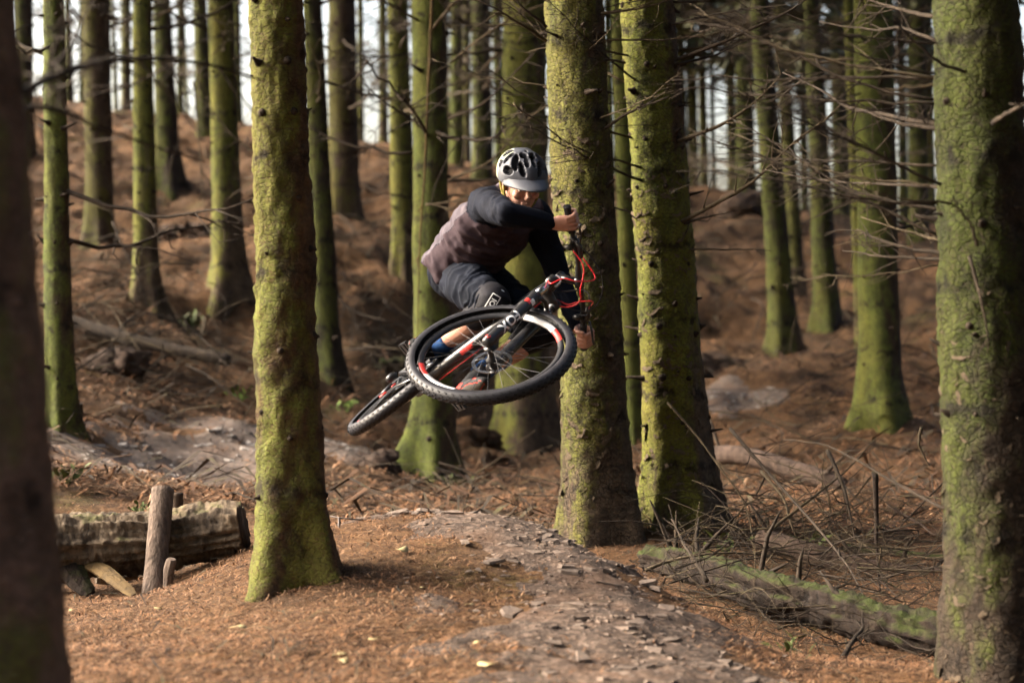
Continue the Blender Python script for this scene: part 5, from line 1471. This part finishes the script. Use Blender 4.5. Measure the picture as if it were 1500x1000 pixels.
hd.tube([hp(-.022, .088, -.066), hp(0, .095, -.064), hp(.022, .088, -.066)], [.004, .007, .004], 10); hd.tube([hp(-.020, .086, -.074), hp(0, .093, -.075), hp(.020, .086, -.074)], [.004, .007, .004], 10)
body.v += hd.v; body.f += [tuple(i + body.n for i in q) for q in hd.f]; body.m += hd.m; body.n += hd.n
t_sk = NT('skin'); cs = t_sk.coord()
base = t_sk.mix(t_sk.ramp(t_sk.noise(cs, 14, 4), [(.35, 0.), (.65, 1.)]), (.38, .19, .135), (.47, .26, .19))
M['skin'] = t_sk.done(base, .5, t_sk.bump(t_sk.noise(cs, 160, 3), .15, .002), .4, **{'Subsurface Weight': .12, 'Subsurface Radius': (.012, .005, .003)})
person = thing('person', 'rider in grey helmet, maroon jersey and black shorts crouched over the airborne bike', 'person', tuple(V3(P(676, 400, 9.5))))
PO = V3(person.location)
v, f, nn = remesh(body, .0036, 3)
obj('body', make_mesh('body', v - PO, f, [M['skin']]), person)
M['eye_w'] = plain('eye_white', (.7, .66, .62), .2, .5, .03); M['eye_d'] = plain('iris', (.02, .015, .012), .1, .6)
M['hair'] = plain('dark_brown_hair', (.03, .018, .012), .6, .3, .4, 80, .5)
for s in (-1, 1):
    mb = MB(); mb.sphere(hp(s * .031, .076, -.001) - PO, .0125, 14, 10); eye = mb.build('eye', M['eye_w'], person)
    mb = MB(); mb.sphere(hp(s * .031 + .002, .0848, -.002) - PO, .0058, 10, 8); mb.build('iris', M['eye_d'], eye)
    mb = MB(); mb.tube([hp(s * .012, .094, .020) - PO, hp(s * .032, .094, .026) - PO, hp(s * .054, .078, .018) - PO], [.0035, .0045, .002], 6); mb.build('eyebrow', M['hair'], person)
# cropped hair under the helmet, at the temples and nape
mb = MB(); mb.sphere(hp(0, -.022, .012) - PO, (.078, .092, .085), 24, 16, HM); mb.build('hair', M['hair'], person)

# jersey: torso and sleeves in one piece of cloth
jm = MB()
v, f = etube([P(668, 404, 9.51)] + TOR[1:] , [.195, .182, .198, .148], [.156, .146, .148, .098], shl); jm.add(v, f)
for (a, e, w) in (('shR', 'elR', wR), ('shL', 'elL', wL)):
    limb(jm, [lerp(J[a], TOR[3], .35), J[a]], [.085, .076]); limb(jm, [J[a], lerp(J[a], J[e], .5), J[e]], [.076, .068, .058])
    lim = lerp(J[e], w, .93); q = [J[e], lerp(J[e], w, .4), lim]; limb(jm, q, [.058, .053, .037])
jm.tube([J['neck'] - unit(J['head'] - J['neck']) * .05, J['neck'] + unit(J['head'] - J['neck']) * .03], [.10, .069], 18)
v, f, nn = remesh(jm, .007, 5)
tax = unit(V3(TOR[3]) - V3(TOR[0]))
dR = np.minimum(seg_d(v, J['shR'], J['elR'])[0], seg_d(v, J['elR'], wR)[0]); dL = np.minimum(seg_d(v, J['shL'], J['elL'])[0], seg_d(v, J['elL'], wL)[0])
qv = v - PO
fold = fbm(np.stack([qv @ shl * 6, qv @ tax * 16, qv @ np.cross(shl, tax) * 6], 1) + 5, 3)
fold2 = np.abs(vnoise(np.stack([qv @ shl * 9 + fold, qv @ tax * 22, qv @ np.cross(shl, tax) * 9], 1)))
near = np.minimum(dR, dL)
v = v + nn * ((fold * .009 + (.5 - fold2) * .019) * np.clip((near - .03) / .08, .55, 1.2))[:, None]
ax_dR = seg_d(v, J['shR'], J['elR']); 
sleeve = (np.minimum(dR, dL) < .092) | ((v - J['shR']) @ unit(J['elR'] - J['shR']) > .03) & (dR < .12)
backdir = np.cross(tax, shl); backdir = backdir if backdir @ np.array([-1, .2, .3]) > 0 else -backdir
bk = ((v - lerp(TOR[1], TOR[2], .5)) @ backdir) > .005 + .03 * np.clip(((v - V3(TOR[2])) @ tax) / -.2, 0, 1)
vm = np.where(sleeve, 1, np.where(bk, 2, 0))
fa = np.asarray(f)
def cloth(name, a, b, scale=12, rough=.85, bump=.3):
    t = NT(name); co = t.coord()
    c = t.mix(t.ramp(t.noise(co, scale, 4), [(.35, 0.), (.65, 1.)]), a, b)
    return t.done(c, rough, t.bump(t.noise(co, 220, 3), bump, .002), .08, **{'Sheen Weight': 0.0})
M['j_main'] = cloth('maroon_jersey', (.026, .017, .021), (.046, .033, .039))
M['j_sleeve'] = cloth('navy_sleeve', (.004, .005, .009), (.007, .009, .016))
M['j_back'] = cloth('mauve_grey_jersey_panel', (.052, .044, .053), (.085, .074, .085))
obj('jersey', make_mesh('jersey', v - PO, f, [M['j_main'], M['j_sleeve'], M['j_back']], np.median(vm[fa], axis=1).astype(int)), person)

# shorts
sm = MB()
v, f = etube([P(668, 398, 9.51), P(684, 384, 9.47), P(698, 360, 9.42)], [.180, .178, .150], [.140, .138, .115], shl); sm.add(v, f)
for (h, k) in (('hipR', 'kneeR'), ('hipL', 'kneeL')):
    limb(sm, [J[h], lerp(J[h], J[k], .45), lerp(J[h], J[k], .93)], [.112, .104, .090])
v, f, nn = remesh(sm, .007, 5)
qv = v - PO; td = unit(J['kneeR'] - J['hipR'])
fold = fbm(np.stack([qv[:, 0] * 9, qv[:, 1] * 9, qv[:, 2] * 9], 1) + 3, 3); f2 = np.abs(vnoise(np.stack([qv @ td * 26 + fold * .8, qv[:, 1] * 6, qv[:, 2] * 6], 1)))
v = v + nn * (fold * .008 + (.5 - f2) * .017)[:, None]
M['shorts'] = cloth('black_shorts', (.0035, .005, .009), (.008, .0105, .018))
obj('shorts', make_mesh('shorts', v - PO, f, [M['shorts']]), person)

# knee pads with the boxed mark
M['pad'] = cloth('black_knee_pad', (.008, .008, .010), (.014, .014, .018), 25, .7)
for (h, k, a, lettered) in (('hipR', 'kneeR', 'ankR', True), ('hipL', 'kneeL', 'ankL', False)):
    pm = MB(); q0 = lerp(J[k], J[h], .25); q1 = lerp(J[k], J[a], .30)
    out_ = unit((J[k] - lerp(J[h], J[a], .5))) 
    limb(pm, [q0, J[k] + out_ * .012, q1], [.082, .084, .066], 22, 22); pm.sphere(J[k] + out_ * .024, (.070, .070, .070), 18, 12)
    v, f, nn = remesh(pm, .006, 5)
    pad = obj('knee_pad', make_mesh('knee_pad', v - PO, f, [M['pad']]), person)
    if lettered:
        toC = unit(np.array([0, 0, CZ]) - J[k]); tl = unit(P(709, 465, 9.0) - P(728, 434, 9.0))      # reads down to the left
        tl = unit(tl - toC * (tl @ toC)); upv = np.cross(toC, tl)
        cen = V3(P(719, 447, 8.97))
        v2, f2 = text_mesh('ION', .034)
        from mathutils.bvhtree import BVHTree
        bvh = BVHTree.FromPolygons([tuple(x) for x in v], [tuple(int(i) for i in q) for q in f])
        def lay(p2):
            o_ = []
            for x, y in p2:
                s0 = cen + tl * x + upv * y + toC * .15
                hit = bvh.ray_cast(Vector(s0), Vector(-toC))
                o_.append(V3(hit[0]) + toC * .0025 if hit[0] is not None else s0 - toC * .13)
            return np.array(o_) - PO
        mb = MB(); mb.add(lay(v2[:, :2] * np.array([1.05, 1.])), f2)
        W_, H_ = .052, .020
        for (x0, y0, x1, y1) in ((-W_, -H_, W_, -H_), (-W_, H_, W_, H_), (-W_, -H_, -W_, H_), (W_, -H_, W_, H_)):
            k_ = 10; xs = np.linspace(x0, x1, k_); yz = np.linspace(y0, y1, k_); wd = .002
            dx, dy = (0, wd) if y0 == y1 else (wd, 0)
            pv = lay([(xs[i] + s * dx, yz[i] + s * dy) for i in range(k_) for s in (-1, 1)])
            mb.add(pv, [(2 * i, 2 * i + 1, 2 * i + 3, 2 * i + 2) for i in range(k_ - 1)])
        pv = lay([(-.085 + s * .0018, y) for y in (.004, .012, .020) for s in (-1, 1)]); mb.add(pv, [(0, 1, 3, 2), (2, 3, 5, 4)])
        mb.build('lettering', M['b_white'], pad, False)

# socks and shoes
M['sock'] = cloth('blue_sock', (.012, .035, .10), (.02, .06, .16), 30)
M['shoe'] = cloth('black_shoe', (.012, .012, .013), (.03, .03, .032), 30, .6)
M['shoe_red'] = cloth('red_shoe_panel', (.30, .025, .02), (.38, .045, .035), 30, .6)
M['sole'] = plain('shoe_sole', (.05, .045, .04), .8, .2)
for nm, k, a in (('R', 'kneeR', 'ankR'), ('L', 'kneeL', 'ankL')):
    an = J[a]; kn = J[k]; pw = bw(PED[nm])
    mb = MB(); mb.tube(smooth_path([lerp(kn, an, .76), lerp(kn, an, .9), an, an + unit(an - kn) * .03], 10), np.linspace(.046, .046, 10), 18); mb.xform(Matrix.Translation(-Vector(PO))); mb.build('sock', M['sock'], person)
    up = unit(an - pw); toe = bF - up * (bF @ up); toe = unit(toe); side = np.cross(toe, up)
    sole0 = pw + up * .012
    heel = an - toe * .055; heel = heel - up * ((heel - sole0) @ up) + up * .04
    tip = heel + toe * .262 - up * .008
    sh = MB(); v, f = etube([heel, lerp(heel, tip, .3) + up * .012, lerp(heel, tip, .62), tip], [.034, .040, .047, .026], [.044, .050, .036, .020], side, 20, 18); sh.add(v, f)
    sh.sphere(heel, (.036, .036, .044), 14, 10); sh.sphere(tip, (.028, .028, .020), 14, 10); sh.tube([lerp(heel, tip, .22), an + unit(kn - an) * .01], [.044, .046], 18)
    v, f, nn = remesh(sh, .005, 3)
    sidev = (v - heel) @ side; alv = (v - heel) @ toe; upvv = (v - heel) @ up
    red = ((alv > .02) & (alv < .10) & (upvv < .025) & (upvv > -.02)) | (alv > .20) & (upvv > -.01) & (alv < .235)
    vm = np.where(upvv < -.027, 2, np.where(red, 1, 0)); fa = np.asarray(f)
    obj('shoe', make_mesh('shoe', v - PO, f, [M['shoe'], M['shoe_red'], M['sole']], np.median(vm[fa], axis=1).astype(int)), person)

# helmet: ribbed shell with sunk vents, visor, pale rear panel, straps
M['h_shell'] = plain('grey_helmet_shell', (.046, .050, .062), .5, .25, .12, 25)
M['h_dark'] = plain('helmet_liner', (.014, .014, .017), .8, .2)
M['h_pale'] = plain('pale_yellow_helmet_panel', (.28, .31, .19), .4, .4, .12, 25)
M['strap'] = cloth('olive_strap', (.16, .14, .03), (.22, .19, .05), 30)
helm = obj('helmet', None, person)
def helmet_shell():
    nt, nph = 90, 150
    v = np.zeros((nt, nph, 3)); inset = np.zeros((nt, nph)); mi = np.zeros((nt, nph), int)
    th = np.linspace(.0, 1.0, nt); ph = np.linspace(0, 2 * math.pi, nph, endpoint=False)          # ph 0 = forward, + to the right
    vents = []
    for s in (-1, 1):
        vents += [(s * 12, 52, 7, 13, 0), (s * 27, 32, 8, 14, s * 14), (s * 52, 44, 8, 17, s * 12), (s * 62, 20, 13, 8, 0), (s * 30, 66, 10, 7, 0), (s * 84, 46, 7, 15, 0), (s * 104, 22, 12, 8, 0), (s * 118, 50, 9, 13, 0), (s * 150, 45, 9, 15, 0), (s * 146, 18, 12, 7, 0)]
    vents += [(0, 84, 8, 5, 0)]
    for i in range(nt):
        for j in range(nph):
            p = ph[j]; front = math.cos(p)
            lo = math.radians(-4 - 20 * max(0, -front) ** 1.2 - 8 * (1 - abs(front)))
            el = math.pi / 2 + (lo - math.pi / 2) * th[i]
            x = math.sin(p) * math.cos(el); y = math.cos(p) * math.cos(el); z = math.sin(el)
            r = np.array([.112, .140, .118])
            ddeg, edeg = math.degrees(p), math.degrees(el)
            ddeg = ddeg - 360 if ddeg > 180 else ddeg
            best = 0
            for (a, e, wa, we, sl) in vents:
                dx = (ddeg - a - sl * (edeg - e) / 30.) * max(.25, math.cos(math.radians(edeg))); dx = (dx + 180) % 360 - 180
                q = (abs(dx) / (wa * .78)) ** 2.6 + (abs(edeg - e) / we) ** 2.6
                if q < 1.6: best = max(best, min(1, (1.6 - q) / .6))
            rib = .004 * math.cos(ddeg / 11.) * max(0, math.cos(math.radians(edeg)))
            k = 1 + rib / .12 - best * .20
            if best > .45: mi[i, j] = 1
            elif (ddeg > 98 or ddeg < -98) and edeg < 64 and best < .2: mi[i, j] = 2
            v[i, j] = np.array([x, y, z]) * r * k
    V = v.reshape(-1, 3)
    idx_ = np.arange(nt * nph).reshape(nt, nph); jn = np.roll(idx_, -1, 1)
    F_ = np.stack([idx_[:-1], jn[:-1], jn[1:], idx_[1:]], -1).reshape(-1, 4)
    MI = mi[:-1].reshape(-1)
    # rim turned in under the edge
    inner = V[idx_[-1]] * np.array([.86, .86, 1]) + (0, 0, .006); b = len(V); V = np.vstack([V, inner])
    k = np.arange(nph); F_ = np.vstack([F_, np.stack([idx_[-1], np.roll(idx_[-1], -1), b + (k + 1) % nph, b + k], -1)]); MI = np.concatenate([MI, np.ones(nph, int)])
    return V, F_, MI
V, F_, MI = helmet_shell()
HOFF = np.array([0, -.012, .037])
Vw = np.array([J['head'] + HM @ (p + HOFF) for p in V]) - PO
obj('shell', make_mesh('shell', Vw, F_, [M['h_shell'], M['h_dark'], M['h_pale']], MI), helm)
vis = []; nf_, nv_ = 26, 6
for sgn in (0, -.005):
    for j in range(nv_):
        for i in range(nf_):
            a = math.radians(-66 + 132 * i / (nf_ - 1)); e = j / (nv_ - 1)
            R_ = 1 + e * (.52 * max(0, math.cos(a * 1.25)) + .02)
            vis.append((math.sin(a) * .113 * (1 + e * .06), math.cos(a) * .139 * R_, .012 + .012 * math.cos(a * 2) - e * .026 + sgn))
n_ = nf_ * nv_; fv = []
for j in range(nv_ - 1):
    for i in range(nf_ - 1):
        q = (j * nf_ + i, j * nf_ + i + 1, (j + 1) * nf_ + i + 1, (j + 1) * nf_ + i); fv.append(q); fv.append(tuple(x + n_ for x in reversed(q)))
for i in range(nf_ - 1): fv.append(((nv_ - 1) * nf_ + i, (nv_ - 1) * nf_ + i + 1, (nv_ - 1) * nf_ + i + 1 + n_, (nv_ - 1) * nf_ + i + n_))
mb = MB(); mb.add(np.array([J['head'] + HM @ (np.array(p) + HOFF) for p in vis]) - PO, fv); mb.build('visor', M['h_shell'], helm)
for s in (-1, 1):
    mb = MB(); q = smooth_path([hp(s * .088, .02, .03), hp(s * .086, .012, -.02), hp(s * .070, .025, -.075), hp(s * .02, .05, -.118)], 12); mb.tube(q - PO, .006, 6); mb.build('strap', M['strap'], helm)
    mb = MB(); q = smooth_path([hp(s * .088, -.06, .02), hp(s * .084, -.02, -.04), hp(s * .070, .02, -.075)], 10); mb.tube(q - PO, .006, 6); mb.build('strap', M['strap'], helm)
